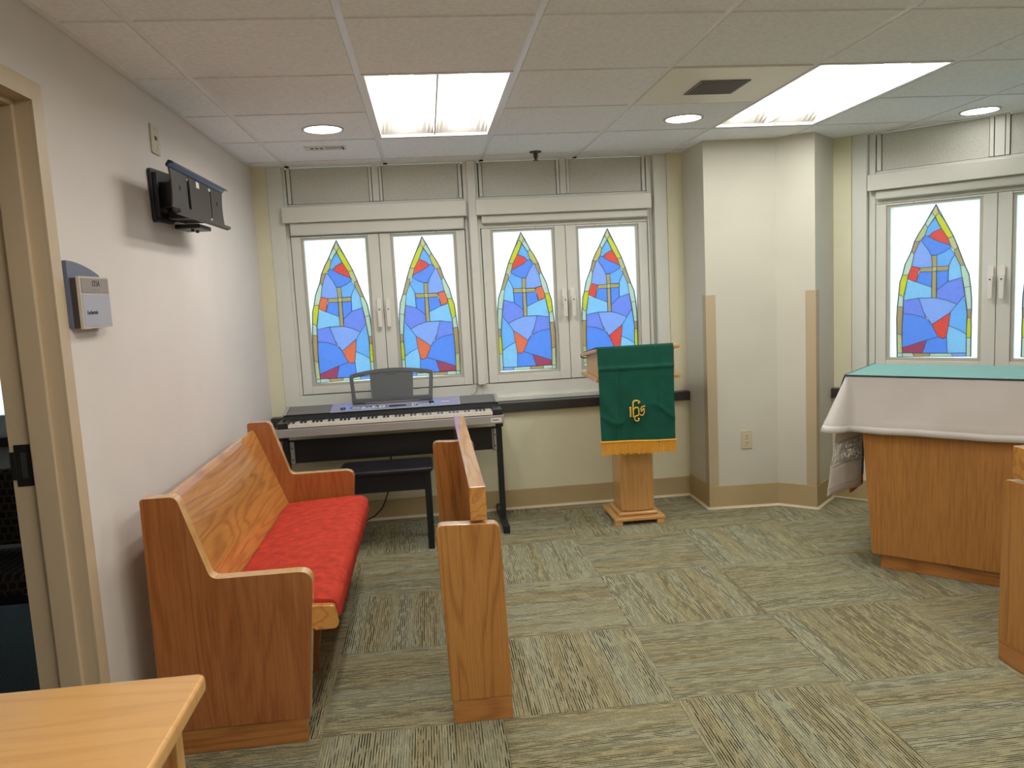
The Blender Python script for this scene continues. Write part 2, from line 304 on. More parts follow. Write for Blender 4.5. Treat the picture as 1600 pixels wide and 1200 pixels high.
M['oak_edge'] = mat('oak_edge_band', (0.66, 0.37, 0.125), 0.25, coat=0.9, noise=0.12, nscale=30)
M['altar'] = wood('altar_oak_veneer', (0.48, 0.222, 0.058), (0.30, 0.122, 0.028), 'z', fig=0.2, streak=0.6, coat=0.15)
M['maple_z'] = wood('pale_maple_upright', (0.62, 0.345, 0.115), (0.45, 0.215, 0.06), 'z', fig=0.35, streak=0.18, coat=0.3)
M['maple_x'] = wood('pale_maple_flat', (0.66, 0.37, 0.13), (0.50, 0.25, 0.075), 'x', fig=0.35, streak=0.16, coat=0.4, rough=0.28)
M['red'] = mat('red_upholstery', (0.52, 0.052, 0.030), 0.9, spec=0.15, noise=0.20, nscale=26, bump=0.35, bscale=500)
M['black'] = mat('black_metal', (0.012, 0.013, 0.016), 0.42)
M['blackplastic'] = mat('black_plastic', (0.018, 0.018, 0.020), 0.35)
M['leather'] = mat('black_vinyl_seat', (0.012, 0.012, 0.018), 0.32, bump=0.15, bscale=200)
M['silver'] = mat('silver_plastic', (0.42, 0.40, 0.38), 0.38, metal=0.35)
M['silverpanel'] = mat('silver_control_panel', (0.50, 0.53, 0.68), 0.28, metal=0.6)
M['grille'] = mat('grey_speaker_grille', (0.17, 0.17, 0.16), 0.6, noise=0.15, nscale=400)
M['ivory'] = mat('white_key_plastic', (0.80, 0.76, 0.66), 0.3)
M['keyblack'] = mat('black_key_plastic', (0.015, 0.015, 0.017), 0.22)
M['rest'] = mat('grey_music_rest', (0.085, 0.095, 0.100), 0.45)
M['steel'] = mat('zinc_bracket', (0.45, 0.45, 0.44), 0.4, metal=0.7)
M['lcd'] = mat('dark_display', (0.02, 0.025, 0.10), 0.15)
M['button'] = mat('pale_button', (0.75, 0.76, 0.80), 0.4)
M['label'] = mat('white_sticker', (0.78, 0.77, 0.72), 0.5)
M['ink'] = mat('dark_ink', (0.03, 0.03, 0.035), 0.6)
M['green'] = mat('deep_green_cloth', (0.009, 0.088, 0.058), 0.8, spec=0.2, noise=0.10, nscale=14, bump=0.25, bscale=700)
M['teal'] = mat('green_altar_runner', (0.050, 0.330, 0.290), 0.6, noise=0.05, nscale=14, sheen=0.4)
M['gold'] = mat('gold_embroidery', (0.78, 0.50, 0.06), 0.45, noise=0.15, nscale=200, bump=0.3, bscale=900)
M['fringe'] = mat('gold_orange_fringe', (0.80, 0.38, 0.035), 0.6, noise=0.25, nscale=240)
M['orange'] = mat('rust_orange_fringe', (0.45, 0.10, 0.012), 0.7)
M['lining'] = mat('dark_lining', (0.035, 0.036, 0.045), 0.8)
M['white'] = mat('white_linen', (0.86, 0.83, 0.81), 0.85, noise=0.03, nscale=8, bump=0.2, bscale=800)
M['lace'] = mat('white_lace_thread', (0.82, 0.80, 0.77), 0.85)
M['lens'] = mat('lamp_lens', (1, 1, 1), 0.5, emit=LENS, ecol=LCOL)
M['basin'] = mat('troffer_reflector', (0.34, 0.325, 0.295), 0.6)
M['downlens'] = mat('downlight_lens', (1, 1, 1), 0.5, emit=DOWN, ecol=LCOL)
M['trimring'] = mat('downlight_trim', (0.55, 0.53, 0.50), 0.4)
M['vent'] = mat('grey_air_grille', (0.16, 0.15, 0.14), 0.55)
M['sprinkler'] = mat('bronze_sprinkler', (0.10, 0.085, 0.07), 0.4, metal=0.6)
M['almond'] = mat('almond_plastic', (0.62, 0.55, 0.40), 0.4)
M['handle'] = mat('cream_window_handle', (0.82, 0.80, 0.74), 0.3, coat=0.3)
M['bead'] = mat('glazing_bead_paint', (0.52, 0.495, 0.42), 0.45)
M['lead'] = mat('printed_lead_line', (0.11, 0.17, 0.30), 0.6)
M['mount'] = mat('black_bracket_steel', (0.012, 0.013, 0.016), 0.4)
M['mountface'] = mat('grey_bracket_plate', (0.055, 0.050, 0.045), 0.38, metal=0.4)
M['mountrail'] = mat('blue_black_rail', (0.03, 0.042, 0.075), 0.3, metal=0.5)
M['signback'] = mat('blue_grey_sign_back', (0.13, 0.14, 0.20), 0.4)
M['signdark'] = mat('dark_sign_side', (0.06, 0.045, 0.04), 0.5)
M['signhead'] = mat('taupe_sign_header', (0.30, 0.255, 0.225), 0.5)
M['signface'] = mat('pale_sign_insert', (0.42, 0.42, 0.47), 0.45)
M['signframe'] = mat('cream_sign_frame', (0.55, 0.50, 0.43), 0.4)
M['chairfab'] = mat('patterned_chair_fabric', (0.12, 0.085, 0.055), 0.9, noise=0.0)
M['strike'] = mat('dark_bronze_strike', (0.03, 0.028, 0.026), 0.4, metal=0.5)
M['cord'] = mat('grey_pull_cord', (0.30, 0.285, 0.25), 0.6)
M['blackcord'] = mat('black_power_cord', (0.01, 0.01, 0.01), 0.5)
M['carpet2'] = mat('blue_grey_carpet', (0.075, 0.095, 0.105), 0.95, noise=0.5, nscale=150)
# tartan dots of the chair seen through the door
_nt = M['chairfab'].node_tree; _b = _nt.nodes['Principled BSDF']; _tc = _nt.nodes.new('ShaderNodeTexCoord'); _br = _nt.nodes.new('ShaderNodeTexBrick')
_br.inputs['Scale'].default_value = 11; _br.inputs['Color1'].default_value = (0.018, 0.015, 0.014, 1); _br.inputs['Color2'].default_value = (0.03, 0.022, 0.02, 1); _br.inputs['Mortar'].default_value = (0.085, 0.065, 0.045, 1)
_br.inputs['Mortar Size'].default_value = 0.055; _br.inputs['Brick Width'].default_value = 0.36; _br.inputs['Row Height'].default_value = 0.36
_mp = _nt.nodes.new('ShaderNodeMapping'); _mp.inputs['Rotation'].default_value = (math.radians(90), 0, 0)
_nt.links.new(_tc.outputs['Object'], _mp.inputs['Vector']); _nt.links.new(_mp.outputs['Vector'], _br.inputs['Vector']); _nt.links.new(_br.outputs['Color'], _b.inputs['Base Color'])
GC = {'sky': (0.42, 0.70, 1.0), 'blue': (0.335, 0.55, 0.98), 'pale': (0.53, 0.80, 1.0), 'lav': (0.53, 0.67, 0.99), 'violet': (0.44, 0.545, 0.97), 'red': (0.95, 0.28, 0.24),
      'orange': (0.96, 0.43, 0.28), 'crimson': (0.66, 0.25, 0.38), 'yellow': (0.86, 0.85, 0.14), 'straw': (0.80, 0.79, 0.50), 'tan': (0.74, 0.64, 0.40), 'mint': (0.79, 0.88, 0.76),
      'amber': (0.74, 0.60, 0.37), 'gold': (0.86, 0.77, 0.33), 'cream': (0.88, 0.81, 0.50)}
G = {k: glass_film('printed_glass_' + k, tuple(c * 0.88 for c in v)) for k, v in GC.items()}
G['clear'] = glass_film('frosted_daylight_glass', (0.95, 0.97, 0.97), 0.05)

T = 0.6096; H = 2.29

# ------------------------------------------------------------------ floor of carpet tiles
def clip(poly, planes):
    for a, b, c in planes:            # keep a*x + b*y <= c
        out = []
        for i in range(len(poly)):
            p, q = poly[i - 1], poly[i]
            dp, dq = a * p[0] + b * p[1] - c, a * q[0] + b * q[1] - c
            if (dp <= 0) != (dq <= 0):
                t = dp / (dp - dq); out.append((p[0] + t * (q[0] - p[0]), p[1] + t * (q[1] - p[1])))
            if dq <= 0: out.append(q)
        poly = out
        if len(poly) < 3: return []
    return poly
floor = MB().box(-3.2, 5.4, -5.9, 3.6, -0.05, -0.008).build('floor', M['carpet2'])
struct(floor, 'green grey carpet tiles laid with quarter turns', 'floor')
full = MB().box(-T / 2 + .0008, T / 2 - .0008, -T / 2 + .0008, T / 2 - .0008, -0.008, 0.0).mesh('carpet_tile', M['carpet'])
for c in range(-1, 8):
    for r in range(-10, 5):
        cx, cyy = 0.3762 + T * (c + .5), 0.0108 + T * (r + .5)
        rot = 0 if (c + r) % 2 == 0 else math.pi / 2
        q = [(cx - T / 2, cyy - T / 2), (cx + T / 2, cyy - T / 2), (cx + T / 2, cyy + T / 2), (cx - T / 2, cyy + T / 2)]
        k = clip(q, [(-1, 0, 0.214), (0, 1, 2.569), (1, 0, 5.2), (0, -1, 5.69), (1, 1, 5.62)])
        if not k: continue
        if len(k) == 4 and abs(k[0][0] - k[2][0]) > T - .001 and abs(k[0][1] - k[2][1]) > T - .001:
            place('carpet_tile', full, floor, (cx, cyy, 0), rot)
        else:
            k = [((p[0] - cx), (p[1] - cyy)) for p in k]
            if rot: k = [(p[1], -p[0]) for p in k]
            place('carpet_tile', MB().prism(k, 'z', -0.008, 0.0).mesh('carpet_tile', M['carpet']), floor, (cx, cyy, 0), rot)
MB().box(-3.1, -0.37, -3.0, 2.60, -0.008, 0.0).build('carpet_sheet', M['carpet2'], floor)

# ------------------------------------------------------------------ ceiling: tiles, tees
ceil = MB().box(-3.2, 5.4, -5.9, 3.6, 2.42, 2.50).build('ceiling', M['ceil'])
struct(ceil, 'suspended ceiling of square fibre tiles in painted tees', 'ceiling')
half = T / 2 - 0.0125
tile_me = MB().prism([(-half, -half), (half, -half), (half, half), (-half, half)], 'z', 2.2865, 2.306).mesh('ceiling_tile', M['ceil'])
skip = {(c, r) for c in (1, 4) for r in (1, 2, -3, -2, -7, -6)} | {(3, 1)}
PL = [(-1, 0, 0.195), (0, 1, 2.655), (1, 1, 5.745), (1, 0, 5.19), (0, -1, 5.69)]
for c in range(-1, 9):
    for r in range(-10, 5):
        if (c, r) in skip: continue
        cx, cyy = T * (c + .5), T * (r + .5)
        q = [(cx - half, cyy - half), (cx + half, cyy - half), (cx + half, cyy + half), (cx - half, cyy + half)]
        k = clip(q, PL)
        if not k: continue
        k2 = [(round(p[0] - cx, 5), round(p[1] - cyy, 5)) for p in k]
        if len(k2) == 4 and all(abs(abs(v) - half) < 1e-4 for p in k2 for v in p):
            place('ceiling_tile', tile_me, ceil, (cx, cyy, 0))
        else:
            place('ceiling_tile', MB().prism(k2, 'z', 2.2865, 2.306).mesh('ceiling_tile', M['ceil']), ceil, (cx, cyy, 0))
for c in range(0, 9):
    k = clip([(c * T - .012, -5.69), (c * T + .012, -5.69), (c * T + .012, 2.66), (c * T - .012, 2.66)], PL)
    if k: MB().prism(k, 'z', 2.2905, 2.330).build('main_tee', M['tee'], ceil)
for r in range(-9, 5):
    for c in range(-1, 8):
        if (c, r - 1) in skip and (c, r) in skip and (c, r) != (3, 1) and (c, r - 1) != (3, 1): continue
        k = clip([(c * T + .0122, r * T - .012), (c * T + T - .0122, r * T - .012), (c * T + T - .0122, r * T + .012), (c * T + .0122, r * T + .012)], PL)
        if k: MB().prism(k, 'z', 2.2905, 2.320).build('cross_tee', M['tee'], ceil)
MB().box(-0.214, -0.190, -5.69, 2.655, 2.284, 2.2875).box(-0.214, -0.211, -5.69, 2.655, 2.2875, 2.310).build('wall_angle', M['tee'], ceil)
for x, y in ((0, 2.63), (.6096, 2.63), (1.2192, 2.635), (1.8288, 2.64), (2.4384, 2.64)):
    MB().box(x - .013, x + .013, y - .012, y + .018, 2.2840, 2.2904).build('tee_end_gap', M['gap'], ceil)
# metal lay-in panel with the exhaust grille
MB().box(3 * T + .013, 4 * T - .013, T + .013, 2 * T - .013, 2.283, 2.300).build('ceiling_panel', M['panelwhite'], ceil)

# ------------------------------------------------------------------ walls
wl = MB()
wl.box(-0.37, -0.215, -0.18, 2.9, 0, 2.45).box(-0.37, -0.215, -1.13, -0.18, 2.03, 2.45).box(-0.37, -0.215, -5.8, -1.13, 0, 2.45)
wl = struct(wl.build('wall_left', M['paint_left']), 'long warm beige wall with the doorway and bracket', 'wall')
wb = MB()
wb.box(-0.215, 2.53, 2.57, 2.80, 0, 0.660).box(-0.215, -0.13, 2.60, 2.80, 0.660, 2.45).box(2.43, 2.53, 2.60, 2.80, 0.660, 2.45)
wb.box(-0.215, 2.53, 2.72, 2.80, 2.295, 2.45)
wb = struct(wb.build('wall_back', M['paint_back']), 'cream wall under the paired stained windows behind the keyboard', 'wall')
wr = struct(MB().box(-3.2, 5.4, -5.9, -5.7, 0, 2.45).build('wall_rear', M['paint_left']), 'beige wall behind the camera', 'wall')
ws = struct(MB().box(5.2, 5.4, -5.7, 0.6, 0, 2.45).build('wall_side', M['paint_left']), 'beige wall closing the room past the altar', 'wall')
PIL = [(2.53, 2.80), (2.53, 2.20), (2.972, 2.175), (3.148, 2.022), (3.50, 2.374), (3.50, 2.80)]
pil = struct(MB().prism(PIL, 'z', 0, 2.45).build('wall_corner', M['paint_column']), 'cream column filling the corner between the two window walls', 'wall')
def guard(p, d1, d2, label):
    """angle guard wrapped round a corner p, legs along d1 and d2"""
    p = Vector(p); d1 = Vector(d1).normalized(); d2 = Vector(d2).normalized(); t = 0.004; Lg = 0.058
    n1 = Vector((d1.y, -d1.x)); n1 = n1 if n1.dot(d2) < 0 else -n1
    n2 = Vector((d2.y, -d2.x)); n2 = n2 if n2.dot(d1) < 0 else -n2
    c = p - (d1 + d2).normalized() * t * 1.6
    poly = [p + d1 * Lg, p + d1 * Lg + n1 * t, c, p + d2 * Lg + n2 * t, p + d2 * Lg, p]
    MB().prism([tuple(v) for v in poly], 'z', 0.150, 1.360).build('corner_guard', M['guard'], pil, bevel=.0015)
guard((2.53, 2.20), (.442, -.025), (0, 1), '')
guard((3.148, 2.022), (-.176, .153), (1, 1), '')

def base_run(name, pts, h, label):
    """vinyl base along a polyline of plan points, room on the right-hand side of travel"""
    mb = MB(); n = len(pts); P = [Vector(p) for p in pts]
    def offs(dist):
        out = []
        for i in range(n):
            ds = []
            if i > 0: ds.append((P[i] - P[i - 1]).normalized())
            if i < n - 1: ds.append((P[i + 1] - P[i]).normalized())
            ns = [Vector((d.y, -d.x)) for d in ds]
            nn = sum(ns, Vector((0, 0))).normalized(); k = 1 / max(0.4, nn.dot(ns[0]))
            out.append(P[i] + nn * dist * k)
        return out
    prof = [(0.0005, 0.0), (0.0005, h), (0.005, h), (0.006, h - .004), (0.006, 0.0)]
    rows = []
    for d, z in prof: rows.append([(q.x, q.y, z) for q in offs(d)])
    mb.grid(rows); o = struct(mb.build(name, M['vinyl']), label, 'baseboard')
    toe = MB(); prof = [(0.006, 0.016), (0.008, 0.010), (0.014, 0.004), (0.020, 0.0005), (0.006, 0.0005)]
    toe.grid([[(q.x, q.y, z) for q in offs(d)] for d, z in prof]); toe.build('cove_toe', M['toe'], o, smooth=True)
    return o
base_run('baseboard_back', [(-0.214, 2.5695), (2.5295, 2.5695)], 0.133, 'tan vinyl base along the wall behind the keyboard')
base_run('baseboard_corner', [(2.5295, 2.565), (2.5295, 2.1995), (2.972, 2.1745), (3.148, 2.0215), (3.375, 2.2485)], 0.150, 'tan vinyl base wrapped round the corner column')
base_run('baseboard_left', [(-0.2145, -0.12), (-0.2145, 2.565)], 0.133, 'tan vinyl base behind the long pew')

# ------------------------------------------------------------------ windows
def ring_box(mb, x0, x1, z0, z1, wl_, wr_, wb_, wt_, y0, y1):
    mb.box(x0, x0 + wl_, y0, y1, z0, z1).box(x1 - wr_, x1, y0, y1, z0, z1).box(x0 + wl_, x1 - wr_, y0, y1, z0, z0 + wb_).box(x0 + wl_, x1 - wr_, y0, y1, z1 - wt_, z1)
GW, GH, GZ = 0.385, 0.918, 0.915
def stained_pane(sash, x0, gw, mirror, swap, detailed=True):
    """one frosted pane with the pointed-arch picture, pieces in front of the sheet"""
    MB().box(x0 - .006, x0 + gw + .006, 0.030, 0.034, GZ - .006, GZ + GH + .006).build('glass_pane', G['clear'], sash)
    if not detailed: return
    sc = GW if gw < .42 else 0.405
    ox = x0 + (gw - sc) / 2
    def W(p):
        u = min(max(p[0], 0.0), 1.0)
        if mirror: u = 1 - u
        return (ox + u * sc, GZ + min(max(p[1], 0.0), 0.992) * GH)
    for col, poly in GLASS:
        col = swap.get(col, col)
        MB().prism([W(p) for p in poly], 'y', 0.0262, 0.0288).build('glass_piece', G[col], sash)
    ld = MB(); seen = set()
    def seg(a, b, wd, y0=0.0240, y1=0.0262):
        a = Vector(a); b = Vector(b)
        if (b - a).length < 0.004: return
        d = (b - a).normalized(); nrm = Vector((-d.y, d.x)) * wd / 2; e = d * wd * .3
        ld.prism([tuple(a - e + nrm), tuple(b + e + nrm), tuple(b + e - nrm), tuple(a - e - nrm)], 'y', y0, y1)
    for col, poly in GLASS:
        q = [W(p) for p in poly]
        for i in range(len(q)):
            key = tuple(sorted([(round(q[i - 1][0] / .005), round(q[i - 1][1] / .005)), (round(q[i][0] / .005), round(q[i][1] / .005))]))
            if key in seen: continue
            seen.add(key); seg(q[i - 1], q[i], 0.0034)
    a = [W(p) for p in ARCH]
    for i in range(len(a) - 1): seg(a[i], a[i + 1], 0.0065, 0.0238, 0.0262)
    ld.build('leading', M['lead'], sash)

def handle(sash, x, hand):
    h = MB()
    h.prism(rounded([(x - .016, 1.340), (x + .016, 1.340), (x + .016, 1.447), (x - .016, 1.447)], .011), 'y', -0.030, -0.012)
    o = h.build('handle', M['handle'], sash, bevel=.003)
    return o
def window(name, loc, rz, L, gw, ext, label, panes, left_post, right_post, detailed=True):
    root = struct(empty(name, loc, rz), label, 'window')
    mid = L / 2; F = M['frame']
    MB().box(ext[0], L + ext[1], -.004, .09, 0.662, 0.842).build('base_rail', F, root, bevel=.004)
    MB().box(ext[0], L + ext[1], -.030, -.004, 0.7225, 0.752).build('sill_bead', F, root, bevel=.003)
    # jambs, upper frame
    for x0, x1 in ((-.040, -.003), (L + .003, L + .040)):
        MB().box(x0, x1, -.004, .09, 0.845, 2.285).build('jamb', F, root, bevel=.002)
    MB().box(-.003, L + .003, .006, .09, 1.862, 2.060).build('head_rail', F, root)
    p = L / 1.108
    for x0, x1 in ((.028 * p, .510 * p), (.600 * p, 1.080 * p)):
        MB().box(x0, x1, .012, .05, 2.063, 2.286).build('upper_panel', M['panel'], root)
    for x0, x1 in ((.004, .024 * p), (.514 * p, .530 * p), (.535 * p, .576 * p), (.580 * p, .596 * p), (1.084 * p, L - .004)):
        MB().box(x0, x1, -.002, .05, 2.063, 2.286).build('panel_strip', F, root)
    MB().box(-.0028, L + .0028, .052, .06, 2.06, 2.288).build('backing', M['gap'], root)  # dark sheet, made wide enough to keep daylight out of the panel seams
    rb = MB(); ring_box(rb, -.044, L + .044, 0.80, 1.90, .044 + (L - 2 * gw - .180) / 2 - .010, .044 + (L - 2 * gw - .180) / 2 - .010, .105, .060, .047, .058)
    rb.box(mid - .080, mid + .080, .047, .058, .905, 1.84).build('light_block', M['gap'], root)  # dark ring added behind the sashes to block daylight leaking round them
    if left_post: MB().box(left_post[0], left_post[1], -.045, .06, 0.775, 2.286).build('corner_post', F, root, bevel=.003)
    if right_post: MB().box(right_post[0], right_post[1], -.045, .06, 0.775 if right_post[1] - right_post[0] > .07 else .845, 2.286).build('corner_post', F, root, bevel=.003)
    st = (L - 2 * gw - .180) / 2
    for k in range(2):
        x0, x1 = (.002, mid - .0015) if k == 0 else (mid + .0015, L - .002)
        wl_, wr_ = (st - .002, .0885) if k == 0 else (.0885, st - .002)
        mb = MB(); ring_box(mb, x0, x1, 0.847, 1.858, wl_ - .018, wr_ - .018, GZ - .847 - .018, .012, -.012, .046)
        sash = mb.build('casement_sash', F, root, bevel=.003)
        gx = x0 + wl_
        b = MB(); ring_box(b, gx - .0175, gx + gw + .0175, GZ - .0175, GZ + GH + .0125, .0165, .0165, .0165, .0115, -.002, .023); b.build('glazing_bead', M['bead'], sash, bevel=.002)
        for sx in (.28, .72): MB().tube([(gx + gw * sx, -.0125, 1.852), (gx + gw * sx, -.0115, 1.852)], .0025, 8).build('screw', M['gap'], sash)
        stained_pane(sash, gx, gw, panes[k][0], panes[k][1], detailed)
        hx = mid - .026 if k == 0 else mid + .030
        hb = handle(sash, hx, k)
        MB().prism(rounded([(hx - .0125, 1.260), (hx + .0115, 1.260), (hx + .015, 1.398), (hx - .015, 1.398)], .008), 'y', -0.056, -0.042).tube([(hx, -.030, 1.385), (hx, -.045, 1.385)], .010, 10).build('lever', M['handle'], sash, bevel=.003)
        MB().tube([(hx, -.0585, 1.372), (hx, -.0555, 1.372)], .0045, 10).build('lock', M['ink'], sash)
    return root
WL1 = window('window_1', (-0.017, 2.66, 0), 0, 1.108, GW, (-.113, .0585), 'leftmost pair of stained pointed arch casements, above the keyboard', [(True, {}), (False, {})], (-.113, -.020), (1.137, 1.190))
WL2 = window('window_2', (1.195, 2.66, 0), 0, 1.108, GW, (-.045, .127), 'pair of stained pointed arch casements behind the green draped lectern', [(False, {}), (True, {'orange': 'red'})], None, (1.150, 1.235))
A = math.radians(-45); RT = (3.671 - .085 * .7071, 2.091 + .085 * .7071)
WL3 = window('window_3', (RT[0], RT[1], 0), A, 1.294, 0.477, (-.130, .126), 'pair of stained casements in the slanted wall above the altar', [(True, {'orange': 'red', 'gold': 'straw'}), (False, {})], (-.130, -.043), (1.337, 1.42))
def loc45(x, y): return (RT[0] + (x + y) * .7071, RT[1] + (y - x) * .7071)
# slanted wall: apron, strip, rest
sw = empty('wall_right', (RT[0], RT[1], 0), A); struct(sw, 'cream slanted wall under the window above the altar', 'wall')
MB().box(-.27, 2.2, -.09, .14, 0, .660).build('apron', M['paint_back'], sw)
MB().box(-.27, -.130, -.06, .14, .660, 2.45).build('wall_strip', M['paint_back'], sw)
MB().box(1.42, 2.2, -.06, .14, .660, 2.45).build('wall_strip', M['paint_back'], sw)
MB().box(-.27, 2.2, .06, .14, 2.295, 2.45).build('wall_head', M['paint_back'], sw)
bb = MB().box(-.26, 2.1, -.0965, -.0905, 0, .133).build('baseboard_right', M['vinyl']); bb.location = sw.location; bb.rotation_euler = (0, 0, A); struct(bb, 'tan vinyl base of the slanted wall beside the altar', 'baseboard')
MB().box(-.26, 2.1, -.108, -.097, .0005, .012).build('cove_toe', M['toe'], bb, bevel=.003)
struct(MB().box(-.214, 2.529, 2.535, 2.655, .661, .7215).build('trim_1', M['sill'], bevel=.004), 'dark stone sill under the windows behind the keyboard', 'sill')
s2 = MB().box(-.27, 2.2, -.125, -.0045, .661, .7215).build('trim_2', M['sill'], bevel=.004); s2.location = sw.location; s2.rotation_euler = (0, 0, A); struct(s2, 'dark stone sill on the slanted wall by the altar', 'sill')

# roller blinds
def blind(loc, rz, L, low, label, chain):
    root = thing('roller_blind', label, 'blind', loc, rz, 'rolled up roller blinds')
    MB().box(-.030, L + .012, -.085, -.008, 1.940, 2.036).build('cassette', M['cassette'], root, bevel=.003)
    MB().box(.006, L - .004, -.046, -.0125, low, 1.940).build('rolled_shade', M['cassette'], root, bevel=.008)
    MB().box(.012, L - .010, -.050, -.044, low + .004, low + .012).build('bottom_bar', M['frame'], root, bevel=.002)
    if chain == 'cord':
        MB().tube([(L + .020, -.03, 1.94), (L + .022, -.03, 1.6), (L + .024, -.03, 1.1), (L + .022, -.03, .86), (L + .012, -.045, .80), (L - .012, -.05, .775), (L - .02, -.05, .79)], .0035, 6).build('pull_cord', M['cord'], root, smooth=True)
    elif chain:
        MB().tube([(L + .006, -.05, 1.945), (L + .010, -.052, 1.5), (L + .012, -.052, 1.0)], .0025, 6).tube([(L + .016, -.05, 1.945), (L + .020, -.052, 1.5), (L + .018, -.052, 1.0)], .0025, 6).build('bead_chain', M['cord'], root)
    return root
blind((-.017, 2.66, 0), 0, 1.108, 1.862, 'white rolled up blind over the window pair above the keyboard', 'cord')
blind((1.195, 2.66, 0), 0, 1.108, 1.888, 'white rolled up blind over the window pair behind the lectern', 'chain')
blind((RT[0], RT[1], 0), A, 1.294, 1.885, 'white rolled up blind over the slanted window above the altar', None)

# ------------------------------------------------------------------ door frame and the room beyond
D = struct(empty('door_1', (-.215, -.62, 0)), 'tan steel door frame at the left opening to a dark room', 'door'); od = (-.215, -.62, 0)
def dm(): return MB(od)
dm().box(-.215, -.208, -.185, -.125, 0, 2.078).box(-.215, -.208, -1.185, -1.125, 0, 2.078).box(-.215, -.208, -1.125, -.185, 2.024, 2.078).build('casing', M['doorframe'], D, bevel=.0006)
dm().box(-.372, -.2152, -.185, -.178, 0, 2.03).box(-.372, -.2152, -1.132, -1.125, 0, 2.03).box(-.372, -.2152, -1.125, -.185, 2.024, 2.032).build('jamb', M['doorframe'], D)
dm().box(-.318, -.254, -.200, -.1845, 0, 2.024).box(-.318, -.254, -1.1255, -1.110, 0, 2.024).box(-.318, -.254, -1.110, -.200, 2.009, 2.0245).build('stop', M['doorframe'], D, bevel=.004)
dm().box(-.368, -.322, -.1875, -.1845, .965, 1.085).box(-.380, -.366, -.1895, -.1845, .985, 1.065).build('strike_plate', M['strike'], D, bevel=.001)
dm().box(-.352, -.336, -.1885, -.1870, .990, 1.062).build('strike_hole', M['gap'], D)
dm().box(-.380, -.372, -.185, -.125, 0, 2.078).box(-.380, -.372, -1.185, -1.125, 0, 2.078).build('rear_casing', M['doorframe'], D)
# far room
wf = MB().box(-3.1, -.372, 2.60, 2.80, 0, .70).box(-3.1, -3.06, 2.60, 2.80, .70, 2.45).box(-1.66, -.372, 2.60, 2.80, .70, 2.45).box(-3.06, -1.66, 2.60, 2.80, 1.86, 2.45)
struct(wf.build('wall_far', M['paint_left']), 'wall of the dark room seen through the doorway', 'wall')
struct(MB().box(-3.2, -3.1, -5.8, 2.8, 0, 2.45).build('wall_outer', M['paint_left']), 'outer wall of the dark room past the doorway', 'wall')
struct(MB().box(-3.1, -.37, -3.0, 2.6, 2.29, 2.33).build('ceiling_annex', M['ceil']), 'plain ceiling of the dark room past the doorway', 'ceiling')
W4 = struct(empty('window_4', (-3.06, 2.66, 0)), 'bright frosted window in the dark room past the doorway', 'window')
m4 = MB(); ring_box(m4, 0, 1.40, .70, 1.86, .075, .085, .14, .03, -.01, .06); m4.build('frame', M['frame'], W4, bevel=.003)  # frame and pane widened out of view to let more daylight in
MB().box(.07, 1.32, .02, .024, .835, 1.835).build('glass_pane', G['clear'], W4)
MB().box(-.02, 2.66, -.14, -.062, .66, .72).build('sill', M['sill'], W4, bevel=.003)
ch = thing('side_chair', 'dark patterned fabric chair in the dim room through the doorway', 'chair', (-1.03, .80, 0))
oc = (-1.03, .80, 0)
MB(oc).box(-1.29, -.80, .62, 1.02, .36, .45).build('seat', M['chairfab'], ch, bevel=.03, seg=4)
MB(oc).prism(rounded([(-1.26, .47), (-.805, .47), (-.80, .70), (-.86, .80), (-1.20, .80), (-1.265, .70)], .07, 6), 'y', .98, 1.04).build('backrest', M['chairfab'], ch, bevel=.02, seg=3)
for x, y, h in ((-.775, .62, .52), (-1.285, .62, .52), (-.775, 1.04, .60), (-1.285, 1.04, .60)):
    MB(oc).box(x - .012, x + .012, y - .012, y + .012, 0, h).build('leg', M['black'], ch, bevel=.003)
for x in (-.775, -1.285): MB(oc).box(x - .018, x + .018, .60, 1.04, .521, .545).build('armrest', M['black'], ch, bevel=.006)
MB(oc).box(-1.272, -.788, .63, .65, .33, .358).build('seat_rail', M['black'], ch)
MB(oc).box(-1.272, -.788, .99, 1.01, .33, .358).build('seat_rail', M['black'], ch)

